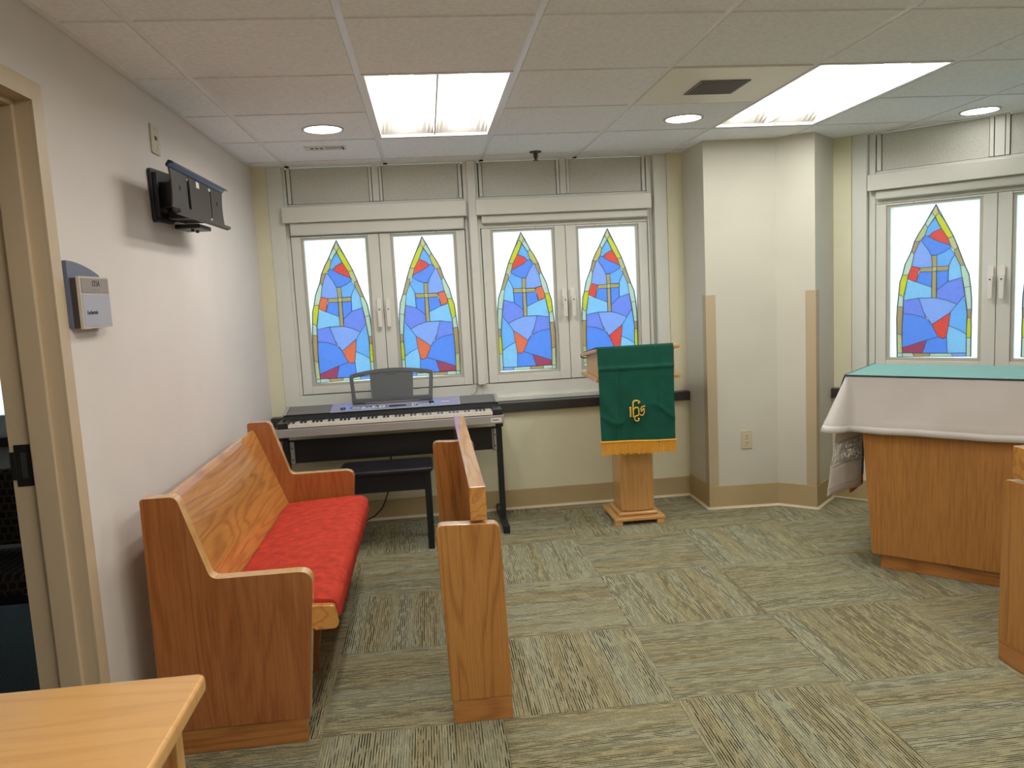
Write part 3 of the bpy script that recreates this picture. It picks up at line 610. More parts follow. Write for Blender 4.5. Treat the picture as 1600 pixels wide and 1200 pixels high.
# ------------------------------------------------------------------ ceiling lights
def troffer(loc, label):
    root = thing('ceiling_light', label, 'light', loc, 0, 'recessed two lamp ceiling lights')
    hw, hl = T / 2 - .013, T - .013
    mb = MB(); ring_box_z(mb, -hw, hw, -hl, hl, .012, 2.286, 2.300); mb.build('frame', M['tee'], root)
    MB().box(-hw, hw, -hl, hl, 2.398, 2.402).box(-hw, -hw + .004, -hl, hl, 2.30, 2.398).box(hw - .004, hw, -hl, hl, 2.30, 2.398).box(-hw, hw, -hl, -hl + .004, 2.30, 2.398).box(-hw, hw, hl - .004, hl, 2.30, 2.398).build('housing', M['basin'], root)
    for sx in (-1, 1):
        c = sx * (hw / 2 - .003); half_w = hw / 2 - .006
        rows = []
        for k in range(13):
            q = math.pi * k / 12; x = c - half_w * math.cos(q); z = 2.300 + .085 * math.sin(q) ** .8
            rows.append([(x, -hl + .075, z), (x, hl - .075, z)])
        MB().grid(rows).build('reflector', M['basin'], root, smooth=True, fix=False)
        for e in (-1, 1):     # sloping end plates under the arch
            pts = [(c - half_w * math.cos(math.pi * k / 12), 2.300 + .085 * math.sin(math.pi * k / 12) ** .8) for k in range(13)]
            rows = [[(x, e * (hl - .012), 2.300) for x, z in pts], [(x, e * (hl - .075), z) for x, z in pts]]
            MB().grid(rows).build('end_plate', M['basin'], root, fix=False)
        rows = []
        for k in range(9):
            q = math.pi * k / 8; x = c - .050 * math.cos(q); z = 2.348 - .042 * math.sin(q)
            rows.append([(x, -hl + .055, z + .006), (x, -hl + .085, z), (x, hl - .085, z), (x, hl - .055, z + .006)])
        MB().grid(rows).build('lamp_lens', M['lens'], root, smooth=True, fix=False)
        MB().box(c - .044, c + .044, -hl + .055, hl - .055, 2.350, 2.362).build('lamp_tray', M['basin'], root)
    MB().box(-.004, .004, -hl + .012, hl - .012, 2.292, 2.305).build('centre_spine', M['tee'], root)
    return root
def ring_box_z(mb, x0, x1, y0, y1, wd, z0, z1):
    mb.box(x0, x0 + wd, y0, y1, z0, z1).box(x1 - wd, x1, y0, y1, z0, z1).box(x0 + wd, x1 - wd, y0, y0 + wd, z0, z1).box(x0 + wd, x1 - wd, y1 - wd, y1, z0, z1)
troffer((1.5 * T, 2 * T, 0), 'two lamp recessed ceiling light nearest the wall bracket, before the keyboard windows')
troffer((4.5 * T, 2 * T, 0), 'two lamp recessed ceiling light between the grille and the altar corner')
troffer((1.5 * T, -2 * T, 0), 'recessed ceiling light over the pale maple table')
troffer((4.5 * T, -2 * T, 0), 'recessed ceiling light over the open carpet facing the altar')
troffer((1.5 * T, -6 * T, 0), 'added unseen ceiling light far back over the doorway side')  # added out of view to brighten the wall under the windows
troffer((4.5 * T, -6 * T, 0), 'added unseen ceiling light far back on the altar side')  # second added lamp, unseen, for more light on the window wall
def downlight(x, y, label):
    root = thing('downlight', label, 'light', (x, y, 0), 0, 'round downlights')
    MB().ring((0, 0), .090, .103, 2.2825, 2.2862).build('trim_ring', M['trimring'], root, smooth=False)
    MB().disc((0, 0), .090, 2.2840, 2.2858).build('lens', M['downlens'], root)
    return root
downlight(.361, 1.555, 'round recessed downlight near the long slot vent and bracket wall')
downlight(2.195, 1.552, 'round recessed downlight beside the square air grille')
downlight(3.862, 1.580, 'round recessed downlight above the slanted window and altar')
g = thing('air_grille', 'square grey air grille set in a ceiling panel', 'grille', (2.132, .918, 0)); og = (2.132, .918, 0)
mb = MB(og); ring_box_z(mb, 2.022, 2.242, .806, 1.032, .006, 2.2790, 2.2828); mb.build('frame', M['vent'], g)
MB(og).box(2.028, 2.236, .812, 1.026, 2.2822, 2.2829).build('backing', M['gap'], g)
for k in range(14):
    x = 2.034 + k * .0152
    MB(og).box(x - .0042, x + .0042, .812, 1.026, 2.2795, 2.2822).build('slat', M['vent'], g)
v = thing('slot_vent', 'small white slot vent with a short dark grille beside the downlight', 'vent', (.32, 2.04, 0)); ov = (.32, 2.04, 0)
MB(ov).box(.200, .425, 1.985, 2.095, 2.2830, 2.2863).build('plate', M['cassette'], v, bevel=.001)
for k in range(3): MB(ov).box(.232 + k * .026, .248 + k * .026, 2.02, 2.045, 2.2818, 2.2832).build('vane', M['gap'], v)
MB(ov).box(.312, .405, 2.005, 2.070, 2.2816, 2.2832).build('grille', M['vent'], v)
for k in range(5): MB(ov).box(.312, .405, 2.010 + k * .013, 2.014 + k * .013, 2.2800, 2.2816).build('slat', M['tee'], v)
MB(ov).box(.405, .412, 2.00, 2.075, 2.2800, 2.2832).build('end_cap', M['gap'], v)
sp = thing('sprinkler', 'pendant sprinkler head on the ceiling above the second window pair', 'sprinkler', (1.535, 2.37, 0))
MB().disc((0, 0), .034, 2.280, 2.2862, 24, r1=.038).build('escutcheon', M['sprinkler'], sp, smooth=False)
MB().disc((0, 0), .008, 2.245, 2.280, 12).tube([(-.010, 0, 2.278), (-.013, 0, 2.255), (0, 0, 2.238)], .003, 6).tube([(.010, 0, 2.278), (.013, 0, 2.255), (0, 0, 2.238)], .003, 6).build('frame', M['sprinkler'], sp)
MB().disc((0, 0), .017, 2.232, 2.236, 16).build('deflector', M['sprinkler'], sp)

# ------------------------------------------------------------------ the long pew with the red seat
o = (0.14, 0.755, 0)
P = thing('church_pew', 'honey oak church pew with red upholstered seat along the left wall', 'pew', o)
prof = rounded([(-.118, .085), (-.113, .859), (-.004, .859), (.078, .583), (.397, .583), (.349, .085)], [0, .012, .03, .035, .045, 0], 7)
for y0, y1 in ((-.006, .042), (1.472, 1.520)):
    e = MB(o).prism(prof, 'y', y0, y1, 0, 1).build('end_panel', [M['oak_dark_z'], M['oak_edge']], P, bevel=.003, tri=True)
    MB(o).box(-.112, .338, y0 + .004, y1 - .004, 0, .084).build('base_block', M['oak_x'], e, bevel=.002)
bk = [(-.112, .800), (-.100, .822), (-.086, .822), (-.074, .800), (.062, .425), (.030, .415)]
MB(o).prism(rounded(bk, [.006, .008, .012, .03, 0, 0], 4), 'y', .042, 1.472).build('backrest', M['oak_y'], P)
MB(o).prism(rounded([(.030, .385), (.436, .366), (.436, .424), (.030, .418)], [0, .006, .006, 0], 3), 'y', .042, 1.472).build('seat_board', M['oak_y'], P)
for y0, y1 in ((.0425, .072), (1.442, 1.4715)):
    MB(o).prism(rounded([(.380, .362), (.448, .362), (.458, .374), (.448, .440), (.380, .446)], [0, .008, .008, .014, 0], 4), 'y', y0, y1).build('seat_end_cap', M['oak_y'], P, bevel=.002)
cu = [(.052, .418), (.060, .452), (.200, .464), (.390, .470), (.440, .464), (.462, .440), (.461, .376), (.437, .372)]
rows = []
N = 40
for k in range(N + 1):
    y = .074 + (1.440 - .074) * k / N
    e = min(1.0, min(k, N - k) / 2.0); e = .72 + .28 * math.sin(e * math.pi / 2)
    rows.append([(x if x < .43 else .437 + (x - .437) * e, y, .424 + (z - .424) * e + .0015 * math.sin(k * 1.7 + i)) for i, (x, z) in enumerate(rounded(cu, [0, .02, .1, .05, .03, .03, .008, 0], 4))])
mb = MB(o); mb.grid(rows); mb.add(rows[0], [tuple(range(len(rows[0])))]); mb.add(rows[-1], [tuple(range(len(rows[-1])))[::-1]])
mb.build('seat_cushion', M['red'], P, smooth=True)
for y in (.50, 1.02): MB(o).prism([(.03, .085), (.03, .384), (.36, .368), (.31, .085)], 'y', y, y + .03).box(.03, .305, y + .002, y + .028, 0, .084).build('seat_support', M['oak_dark_z'], P)

# ------------------------------------------------------------------ pew front screens
def screen(loc, rz, label):
    """local frame: x across the end panels, y along; end panels at y=0 and y=1.53"""
    R_ = thing('pew_screen', label, 'pew front', loc, rz, 'free standing pew fronts')
    poly = rounded([(.016, .082), (-.001, .696), (.211, .686), (.223, .082)], [0, .028, .028, 0], 6)
    for y0, y1 in ((0, .045), (1.485, 1.530)):
        e = MB().prism(poly, 'y', y0, y1, 0, 1).build('end_panel', [M['oak_z'], M['oak_edge']], R_, bevel=.003)
        MB().box(.020, .221, y0 + .003, y1 - .003, 0, .0815).build('base_block', M['oak_x'], e, bevel=.002)
    MB().box(.115, .170, .0005, 1.5295, .700, .814).build('top_rail', M['oak_y'], R_, bevel=.003)
    MB().box(.128, .156, .045, 1.485, .10, .702).build('front_board', M['oak_y'], R_)
    return R_
screen((0.800, 0.006, 0), 0, 'narrow oak pew front standing alone before the red seated pew')
screen((4.365, -.163, 0), math.pi / 2, 'oak pew front cut by the frame edge before the altar')

# ------------------------------------------------------------------ keyboard, stand, bench
o = (.565, 2.28, .0)
K = thing('electric_keyboard', 'long silver and black electric keyboard on a black stand under the windows', 'keyboard', o)
x0, x1 = -.100, 1.228
MB(o).box(x0 - .004, x1 + .004, 2.100, 2.118, .6645, .714).box(x0, x1, 2.118, 2.46, .6645, .705).build('case', M['silver'], K, bevel=.003)
side = [(2.255, .735), (2.30, .770), (2.46, .796), (2.46, .706), (2.255, .706)]
MB(o).prism(side, 'x', x0 + .012, x1 - .012).build('deck', M['blackplastic'], K)
def slope(xa, xb, ya, yb, lift, th):
    def z(y): return .770 + (y - 2.30) * (.026 / .16) + lift
    return [(xa, ya, z(ya)), (xb, ya, z(ya)), (xb, yb, z(yb)), (xa, yb, z(yb)), (xa, ya, z(ya) + th), (xb, ya, z(ya) + th), (xb, yb, z(yb) + th), (xa, yb, z(yb) + th)]
CUBE = [(0, 3, 2, 1), (4, 5, 6, 7), (0, 1, 5, 4), (1, 2, 6, 5), (2, 3, 7, 6), (3, 0, 4, 7)]
px0, px1 = .190, .985
for xa, xb in ((x0 + .030, px0 - .002), (px1 + .002, x1 - .030)):
    MB(o).add(slope(xa, xb, 2.292, 2.452, .0, .006), CUBE).build('speaker_grille', M['grille'], K, bevel=.002)
for xa, xb in ((x0 + .008, x0 + .028), (x1 - .028, x1 - .008)):
    MB(o).add(slope(xa, xb, 2.285, 2.458, .0, .007), CUBE).build('side_trim', M['silver'], K, bevel=.002)
cp_ = MB(o).add(slope(px0, px1, 2.286, 2.455, .0, .007), CUBE).build('control_panel', M['silverpanel'], K, bevel=.002)
MB(o).add(slope(.545, .650, 2.315, 2.345, .006, .003), CUBE).build('display', M['lcd'], cp_)
MB(o).add(slope(.540, .655, 2.347, 2.352, .006, .003), CUBE).build('display_line', M['button'], cp_)
bt = []
for i in range(7): bt.append((.385 + i * .021, 2.318)); bt.append((.388 + i * .021, 2.340))
for i in range(3): bt.append((.312 + i * .022, 2.335))
for i in range(6): bt.append((.690 + i * .024, 2.322))
for i in range(2): bt.append((.690 + i * .020, 2.348))
for i in range(3): bt.append((.875 + i * .016, 2.352))
for i, (bx_, by_) in enumerate(bt):
    MB(o).add(slope(bx_ - .006, bx_ + .006, by_ - .005, by_ + .005, .006, .0035), CUBE).build('button', M['lcd'] if i in (3, 5, 9, 14, 18) else M['button'], cp_)
for kx, ky in ((.265, 2.325), (.805, 2.345)):
    mb = MB(o); zz = .770 + (ky - 2.30) * .1625 + .005; mb.disc((kx, ky), .017, zz, zz + .012, 20, r1=.014); mb.build('knob', M['lcd'], cp_)
kx0, kx1 = x0 + .066, x1 - .062
for xa, xb in ((x0 + .004, kx0 - .001), (kx1 + .001, x1 - .004)):
    MB(o).box(xa, xb, 2.112, 2.27, .714, .748).build('end_block', M['blackplastic'], K, bevel=.003)
MB(o).disc((x0 + .03, 2.20), .013, .748, .751, 16).box(x0 + .026, x0 + .034, 2.185, 2.215, .751, .760).build('pitch_wheel', M['keyblack'], K)
pitch_k = (kx1 - kx0) / 52
wk = MB((0, 2.19, .72)).box(-pitch_k / 2 + .0006, pitch_k / 2 - .0006, 2.114, 2.262, .7185, .7355).mesh('white_key', M['ivory'])
bkm = MB((0, 2.19, .72)).prism([(2.166, .736), (2.172, .7475), (2.262, .7475), (2.262, .736)], 'x', -.0055, .0055).mesh('black_key', M['keyblack'])
for i in range(52):
    place('white_key', wk, K, (kx0 + (i + .5) * pitch_k - o[0], 2.19 - o[1], .72))
    if i < 51 and (i % 7) in (0, 2, 3, 5, 6):
        place('black_key', bkm, K, (kx0 + (i + 1) * pitch_k - o[0], 2.19 - o[1], .72))
MB(o).box(1.152, 1.216, 2.0985, 2.1002, .674, .699).build('sticker', M['label'], K)
MB(o).box(1.160, 1.200, 2.0978, 2.0986, .685, .690).build('sticker_print', M['ink'], K)
# music rest: frame with two openings
R_ = thing('music_rest', 'grey slotted music rest standing up from the keyboard', 'music rest', (.565, 2.42, .797))
lean = math.radians(14)
def tilt(x, v, d): return (x, d * math.cos(lean) + v * math.sin(lean), v * math.cos(lean) - d * math.sin(lean))
def slab(poly, d0, d1):
    mb = MB(); n = len(poly); vs = [tilt(x, v, d0) for x, v in poly] + [tilt(x, v, d1) for x, v in poly]
    return mb.add(vs, [tuple(range(n)), tuple(range(n, 2 * n))[::-1]] + [(i, (i + 1) % n, n + (i + 1) % n, n + i) for i in range(n)])
def top(x): return .214 - .030 * (x / .265) ** 2
xs = [-.262 + .524 * k / 16 for k in range(17)]
slab([(-.262, .152), (-.258, .183)] + [(x, top(x)) for x in xs[1:-1]] + [(.258, .183), (.262, .152)] + [(x, top(x) - .027) for x in xs[1:-1]][::-1], -.006, .006).build('upper_edge', M['rest'], R_, bevel=.003)
for s_ in (-1, 1):
    slab([(s_ * .262, .166), (s_ * .238, .166), (s_ * .226, .018), (s_ * .250, .018)], -.006, .006).build('side_bar', M['rest'], R_, bevel=.003)
slab([(-.136, .194), (.136, .194), (.128, .018), (-.128, .018)], -.003, .004).build('centre_panel', M['rest'], R_)
MB().box(-.250, .250, -.022, .016, .004, .030).build('ledge', M['blackplastic'] if False else M['rest'], R_, bevel=.004)
MB().box(-.170, .165, -.0225, -.012, .001, .005).build('ledge_trim', M['silver'], R_)
text_obj('YAMAHA', .016, M['ink'], R_, tilt(-.034, .168, -.0045), (math.pi / 2 - lean, 0, 0), 'lettering', .0004)

o = (.565, 2.28, 0)
ST = thing('keyboard_stand', 'black steel stand with a broad crossbar holding up the keyboard', 'stand', o)
for s_, xa in ((-1, -.098), (1, 1.190)):
    lg = MB(o).box(xa, xa + .036, 2.235, 2.275, .055, .645).build('upright', M['black'], ST, bevel=.003)
    MB(o).box(xa, xa + .036, 2.045, 2.54, .012, .056).box(xa - .002, xa + .038, 2.043, 2.075, .0, .050).box(xa - .002, xa + .038, 2.51, 2.542, .0, .050).build('foot', M['black'], ST, bevel=.004)
    MB(o).box(xa - .004, xa + .008, 2.215, 2.285, .052, .115).tube([(xa - .006 if s_ > 0 else xa + .03, 2.25, .085), (xa - .012 if s_ > 0 else xa + .04, 2.25, .085)], .008, 10).build('clamp', M['blackplastic'], ST, bevel=.002)
    MB(o).box(xa, xa + .036, 2.13, 2.44, .640, .6635).build('top_arm', M['black'], ST, bevel=.003)
MB(o).box(-.030, 1.165, 2.262, 2.274, .478, .612).build('crossbar', M['blackplastic'], ST, bevel=.002)
MB(o).box(-.060, 1.186, 2.240, 2.262, .612, .622).build('bar_lip', M['black'], ST)
for xa, xb in ((-.062, -.030), (1.164, 1.190)):
    b_ = MB(o).prism([(2.262, .470), (2.2615, .622), (2.236, .614), (2.236, .480)], 'x', xa + .010, xb).box(xa, xb, 2.262, 2.266, .470, .622).build('bracket', M['steel'], ST, bevel=.001)
    for z in (.505, .575): MB(o).tube([((xa + xb) / 2 + .004, 2.235, z), ((xa + xb) / 2 + .004, 2.2375, z)], .005, 8).build('bolt', M['ink'], b_)
o = (.525, 2.02, 0)
B_ = thing('piano_bench', 'black padded bench in front of the keyboard stand', 'bench', o)
seat = rounded([(.258, 1.862), (.792, 1.862), (.792, 2.172), (.258, 2.172)], .045, 6)
MB(o).prism(seat, 'z', .452, .482).build('seat_pad', M['leather'], B_, bevel=.012, seg=4)
MB(o).box(.290, .762, 1.885, 1.905, .352, .452).box(.290, .762, 2.130, 2.150, .352, .452).box(.278, .298, 1.885, 2.150, .352, .452).box(.752, .772, 1.885, 2.150, .352, .452).build('apron', M['black'], B_, bevel=.002)
for x, y in ((.275, 1.880), (.739, 1.880), (.275, 2.118), (.739, 2.118)):
    MB(o).box(x, x + .036, y, y + .036, 0, .4518).build('leg', M['black'], B_, bevel=.003)
C_ = MB((.45, 2.40, 0)).tube([(.532, 2.36, .600), (.530, 2.38, .42), (.515, 2.40, .29), (.499, 2.40, .227), (.470, 2.41, .155), (.448, 2.41, .115), (.40, 2.42, .070), (.323, 2.43, .030), (.22, 2.45, .006), (.05, 2.47, .006)], .004, 8).build('power_cord', M['blackcord'], smooth=True)
C_.location = (.45, 2.40, 0)
tag(C_, 'thin black cord drooping behind the black bench to the floor', 'cord')

# ------------------------------------------------------------------ lectern and its green hanging
o = (2.02, 2.17, 0)
LE = thing('lectern', 'pale maple pedestal lectern with slanted top beside the corner column', 'lectern', o)
for x in (1.864, 2.125):
    for y in (2.010, 2.300):
        MB(o).box(x, x + .048, y, y + .048, 0, .024).build('foot', M['maple_x'], LE, bevel=.002)
MB(o).box(1.862, 2.176, 2.008, 2.350, .024, .046).build('base_plate', M['maple_x'], LE, bevel=.005)
MB(o).prism([(1.898, 2.046), (2.142, 2.046), (2.142, 2.312), (1.898, 2.312)], 'z', .046, .068).build('base_moulding', M['maple_x'], LE, bevel=.012, seg=3)
MB(o).box(1.920, 2.128, 2.070, 2.290, .068, .892).build('column', M['maple_z'], LE, bevel=.010, seg=1)
MB(o).box(1.952, 2.096, 2.0675, 2.072, .072, .880).build('column_panel', M['maple_z'], LE, bevel=.001)
MB(o).box(1.766, 2.270, 1.940, 2.385, .892, .914).build('shelf', M['maple_x'], LE, bevel=.005)
for xa, xb in ((1.792, 1.812), (2.224, 2.244)):
    MB(o).prism([(1.965, .914), (1.965, 1.066), (2.335, 1.018), (2.335, .914)], 'x', xa, xb).build('side_panel', M['maple_z'], LE, bevel=.002)
MB(o).prism([(1.965, .914), (1.965, 1.066), (1.983, 1.064), (1.983, .914)], 'x', 1.812, 2.224).build('front_panel', M['maple_z'], LE)
MB(o).prism([(1.928, 1.069), (1.928, 1.091), (2.365, 1.034), (2.365, 1.012)], 'x', 1.764, 2.268).build('reading_board', M['maple_x'], LE, bevel=.005)
MB(o).tube([(1.767, 2.372, 1.026), (1.767, 2.374, 1.008), (1.780, 2.374, 1.002), (2.25, 2.374, 1.002)], .004, 8).build('book_stop', M['black'], LE)
HG = thing('green_hanging', 'deep green cloth with gold letters and fringe draped over the lectern', 'cloth', (2.0, 1.93, .8)); oh = (2.0, 1.93, .8)
path = []
for k in range(9): path.append((2.34 - (2.34 - 1.932) * k / 8, 1.043 + (1.099 - 1.043) * k / 8 - .002))
path += [(1.924, 1.098), (1.920, 1.092)]
NV = 72
for k in range(1, NV + 1): path.append((1.919 - .004 * k / NV, 1.092 - (1.092 - .536) * k / NV))
rows = []
NX = 96
for i, (y, z) in enumerate(path):
    row = []; d = max(0, (1.09 - z) / .55) if i > 10 else 0
    for j in range(NX + 1):
        u = j / NX; x = 1.7735 + (2.2245 - 1.7735) * u
        yy = y
        if i > 10:
            yy -= (.010 * d ** 1.2) * (.5 + .5 * math.sin(u * 9.5 + .8)) + .0025 * math.sin(u * 27 + d * 5) * d
            for f0 in (.24, .76): yy -= .0075 * math.exp(-((u - f0) / .016) ** 2)
            yy -= .0070 * math.exp(-((d - .215) / .016) ** 2)
            yy -= .0085 * d * math.sin(13 * u - 12 * d + 2 * math.sin(5 * u)) * math.exp(-((d - .60) / .24) ** 2) * abs(1 - 1.6 * u)
            yy -= .0050 * math.exp(-((d - .70 - .10 * math.sin(7 * u)) / .03) ** 2) * (1 if u < .3 or u > .7 else .4)
        row.append((x + (.003 * d * (1 - 2 * u)), yy, z - .016 * u * d))
    rows.append(row)
MB(oh).grid(rows).build('cloth', M['green'], HG, smooth=True, solid=.003)
fr = MB(oh)
for k in range(86):
    u = (k + .5) / 86; x = 1.772 + .452 * u; zt = .540 - .016 * u; zb = .470 - .014 * u + random.uniform(-.006, .006); y = 1.911 - .010 * (.5 + .5 * math.sin(u * 9.5 + .8)) + random.uniform(-.002, .002)
    dx = random.uniform(-.0015, .0015)
    fr.add([(x - .0022, y - .0025, zt), (x + .0022, y - .0025, zt), (x + .0022, y + .0025, zt), (x - .0022, y + .0025, zt), (x - .0019 + dx, y - .002, zb), (x + .0019 + dx, y - .002, zb), (x + .0019 + dx, y + .002, zb), (x - .0019 + dx, y + .002, zb)], [tuple(reversed(f)) for f in CUBE])
fo = fr.build('fringe', M['fringe'], HG); fo['kind'] = 'stuff'
rows = [[(1.770 + .456 * j / 20, 1.9085 - .010 * (.5 + .5 * math.sin(j / 20 * 9.5 + .8)) - dd, z0 - .016 * j / 20) for j in range(21)] for dd, z0 in ((0, .551), (.003, .545), (0, .538))]
MB(oh).grid(rows).build('fringe_heading', M['fringe'], HG, solid=.003)
# embroidered letters ihs, traced as raised cord
E0x, E0z, sc_ = 1.9445, .782, .000235     # 1050 px crop units
def emb(pts, r): return [(E0x + (px_ - 320) * sc_, 1.8960, E0z - (py_ - 350) * sc_) for px_, py_ in pts], r
def smoothpath(pts, n=6):
    out = []
    P_ = [Vector(p) for p in pts]
    for i in range(len(P_) - 1):
        p0 = P_[max(i - 1, 0)]; p1 = P_[i]; p2 = P_[i + 1]; p3 = P_[min(i + 2, len(P_) - 1)]
        for k in range(n):
            t = k / n
            out.append(.5 * ((2 * p1) + (p2 - p0) * t + (2 * p0 - 5 * p1 + 4 * p2 - p3) * t * t + (3 * p1 - p0 - 3 * p2 + p3) * t ** 3))
    out.append(P_[-1]); return out
strokes = [([(350, 525), (352, 650), (352, 770)], .0052), ([(328, 548), (350, 525), (372, 545)], .003),
           ([(545, 440), (590, 415), (560, 385), (500, 368), (440, 385), (420, 430), (420, 600), (425, 780)], .0048),
           ([(440, 580), (480, 540), (530, 545), (560, 590), (562, 680), (545, 740), (490, 750), (455, 785), (455, 840), (500, 880), (550, 865), (560, 820), (535, 815)], .0040),
           ([(725, 510), (690, 528), (650, 530), (622, 570), (622, 610), (690, 600)], .0035), ([(622, 660), (650, 620), (692, 580), (694, 690), (640, 750), (590, 715)], .0038)]
em = MB(oh)
for pts, r in strokes:
    q, r = emb(pts, r); em.tube(smoothpath(q), r, 8)
em.build('emblem', M['gold'], HG, smooth=True)

for _k in ('white', 'lace'):
    _nt = M[_k].node_tree; _b = _nt.nodes['Principled BSDF']; _t = _nt.nodes.new('ShaderNodeBsdfTranslucent'); _t.inputs['Color'].default_value = (.85, .83, .80, 1)
    _m = _nt.nodes.new('ShaderNodeMixShader'); _m.inputs[0].default_value = .30
    _nt.links.new(_b.outputs[0], _m.inputs[1]); _nt.links.new(_t.outputs[0], _m.inputs[2]); _nt.links.new(_m.outputs[0], _nt.nodes['Material Output'].inputs['Surface'])
# ------------------------------------------------------------------ altar with its linens (local frame: x along the front, y towards the window)
A = math.radians(-45); AO = (2.96, 1.017, 0)
AL = thing('altar_table', 'oak veneer altar with recessed plinth under white and green linens', 'altar', AO, A)
xr = 1.05
MB().box(0, xr - .04, 0, .40, 0, .072).build('plinth', M['oak_x'], AL, bevel=.002)
MB().prism([(-.033, .074), (-.098, .930), (xr + .058, .930), (xr - .007, .074)], 'y', -.030, .430).build('body', M['altar'], AL, bevel=.003)
MB().box(-.140, xr + .10, -.060, .450, .930, .951).build('table_top', M['altar'], AL, bevel=.003)
xe = xr + .108
LN = thing('altar_cloth', 'white linen cloth hanging down over the altar front', 'cloth', AO, A)
def skirt_path():
    pts = []
    for k in range(13): pts.append(((-.149, .458 - (.458 + .045) * k / 12), (-1, 0)))
    for k in range(1, 6): q = math.pi / 2 * k / 6; pts.append(((-.149 + .022 * (1 - math.cos(q)), -.045 - .022 * math.sin(q)), (-math.cos(q), -math.sin(q))))
    for k in range(41): pts.append(((-.127 + (xe + .127) * k / 40 - .0, -.067), (0, -1)))
    for k in range(1, 6): q = math.pi / 2 * k / 6; pts.append(((xe + .022 * math.sin(q), -.067 + .022 * (1 - math.cos(q))), (math.sin(q), -math.cos(q))))
    for k in range(13): pts.append(((xe + .022, -.045 + .503 * k / 12), (1, 0)))
    return pts
sp_ = skirt_path(); rows = []
rows.append([((p[0] - .0) * .98 + .01, p[1] * .98 + .004, .9545) for p, n in sp_])
NR = 18
for i in range(NR + 1):
    d = i / NR; row = []
    for k, (p, n) in enumerate(sp_):
        corner = abs(n[0] * n[1]) * 2
        side_ = abs(n[0])
        fl = (.006 + .075 * side_ + .055 * corner) * d
        fl += .0035 * d * math.sin(k * .9) * (1 - side_) + .0025 * d * math.sin(k * .37 + d * 4)
        z = .9545 - .272 * d + (.0018 * math.sin(k * .5)) * d
        hem = .0022 if abs(d - .835) < .03 else 0
        row.append((p[0] + n[0] * (fl + hem), p[1] + n[1] * (fl + hem), z))
    rows.append(row)
MB().grid(rows).build('skirt', M['white'], LN, smooth=True, solid=.002)
hem = []
for i in (NR - 2, NR - 1, NR):
    hem.append([(p[0] + sp_[k][1][0] * .0020, p[1] + sp_[k][1][1] * .0020, p[2] - (.0006 if i == NR else 0)) for k, p in enumerate(rows[i + 1])])
MB().grid(hem).build('hem', M['lace'], LN, smooth=True, solid=.0014)
MB().box(-.147, xe + .020, -.064, .456, .9525, .9548).build('top_sheet', M['white'], LN)
RN = thing('altar_runner', 'teal green runner with black piping on top of the altar', 'cloth', AO, A)
MB().box(-.150, xe + .023, -.069, .462, .9562, .9592).build('top_cloth', M['teal'], RN, bevel=.001)
MB().tube([(-.150, .462, .9575), (-.151, -.060, .9575), (-.143, -.070, .9575), (xe + .016, -.070, .9575), (xe + .024, -.062, .9575), (xe + .024, .462, .9575)], .0038, 8).tube([(-.150, -.055, .9575), (-.158, -.057, .940), (-.168, -.058, .905), (-.176, -.056, .87)], .0032, 8).build('piping', M['black'], RN)
rows = [[(-.152 - .064 * (1 - (1 - d / 10) ** 1.6) + .004 * math.sin(j * 1.1) * d / 10, 0.26 + .24 * j / 12, .9575 - .620 * d / 10) for j in range(13)] for d in range(11)]
MB().grid(rows).build('end_drop', M['lining'], RN, smooth=True, solid=.003)
fr = MB()
for k in range(70):
    y = .26 + .24 * (k + .5) / 70; x = -.2165 + random.uniform(-.003, .003)
    fr.box(x - .002, x + .002, y - .0024, y + .0024, .288 + random.uniform(-.004, .004), .340)
fo = fr.build('fringe', M['orange'], RN); fo['kind'] = 'stuff'
LB = thing('lace_linen', 'long white linen strip with a lace band hanging at the altar end', 'cloth', AO, A)
def lin(v, d):      # v 0..1 across, d 0..1 down
    wv = .02 * d
    return (-.150 - (.088 - .060 * v) * d ** .8 + .006 * math.sin(v * 8 + 1) * d, -.045 - .03 * d + (.340 + .040 * d) * v, .945 - .600 * d - .022 * v * d)
def sheet(d0, d1, n):
    return [[lin(j / 12, d0 + (d1 - d0) * i / n) for j in range(13)] for i in range(n + 1)]
MB().grid(sheet(0, .555, 8)).build('upper_linen', M['white'], LB, smooth=True, solid=.002)
MB().grid(sheet(.755, 1.0, 5)).build('lower_linen', M['white'], LB, smooth=True, solid=.002)
MB().grid(sheet(.930, .945, 1)).build('hem', M['lace'], LB, solid=.005)
lc = MB()
def lp(v, d, off=.0):
    p = lin(v, d); return (p[0] + off, p[1], p[2])
def line(a, b, n=6): return [lp(a[0] + (b[0] - a[0]) * k / n, a[1] + (b[1] - a[1]) * k / n) for k in range(n + 1)]
for d in (.555, .565, .745, .755): lc.tube(line((0, d), (1, d), 12), .0035, 6)
def oval(cv, cd, rv, rd, n=22): return [lp(cv + rv * math.cos(2 * math.pi * k / n), cd + rd * math.sin(2 * math.pi * k / n)) for k in range(n + 1)]
lc.tube(oval(.5, .655, .30, .085), .004, 6); lc.tube(oval(.5, .655, .24, .068), .003, 6)
lc.tube(line((.5, .585), (.5, .725)), .006, 6); lc.tube(line((.34, .635), (.66, .635)), .006, 6)
rnd = random.Random(3)
for k in range(90):
    cv, cd = rnd.uniform(.03, .97), rnd.uniform(.575, .735)
    if ((cv - .5) / .22) ** 2 + ((cd - .655) / .06) ** 2 < .8 and k % 3: continue
    lc.tube(oval(cv, cd, rnd.uniform(.02, .05), rnd.uniform(.008, .016), 8), .0026, 5)
for k in range(26):
    v_ = k / 25; lc.tube(line((v_, .558), (min(1, max(0, v_ + .08 * (-1) ** k)), .752), 4), .0016, 4)
lc.build('lace_band', M['lace'], LB, smooth=True)

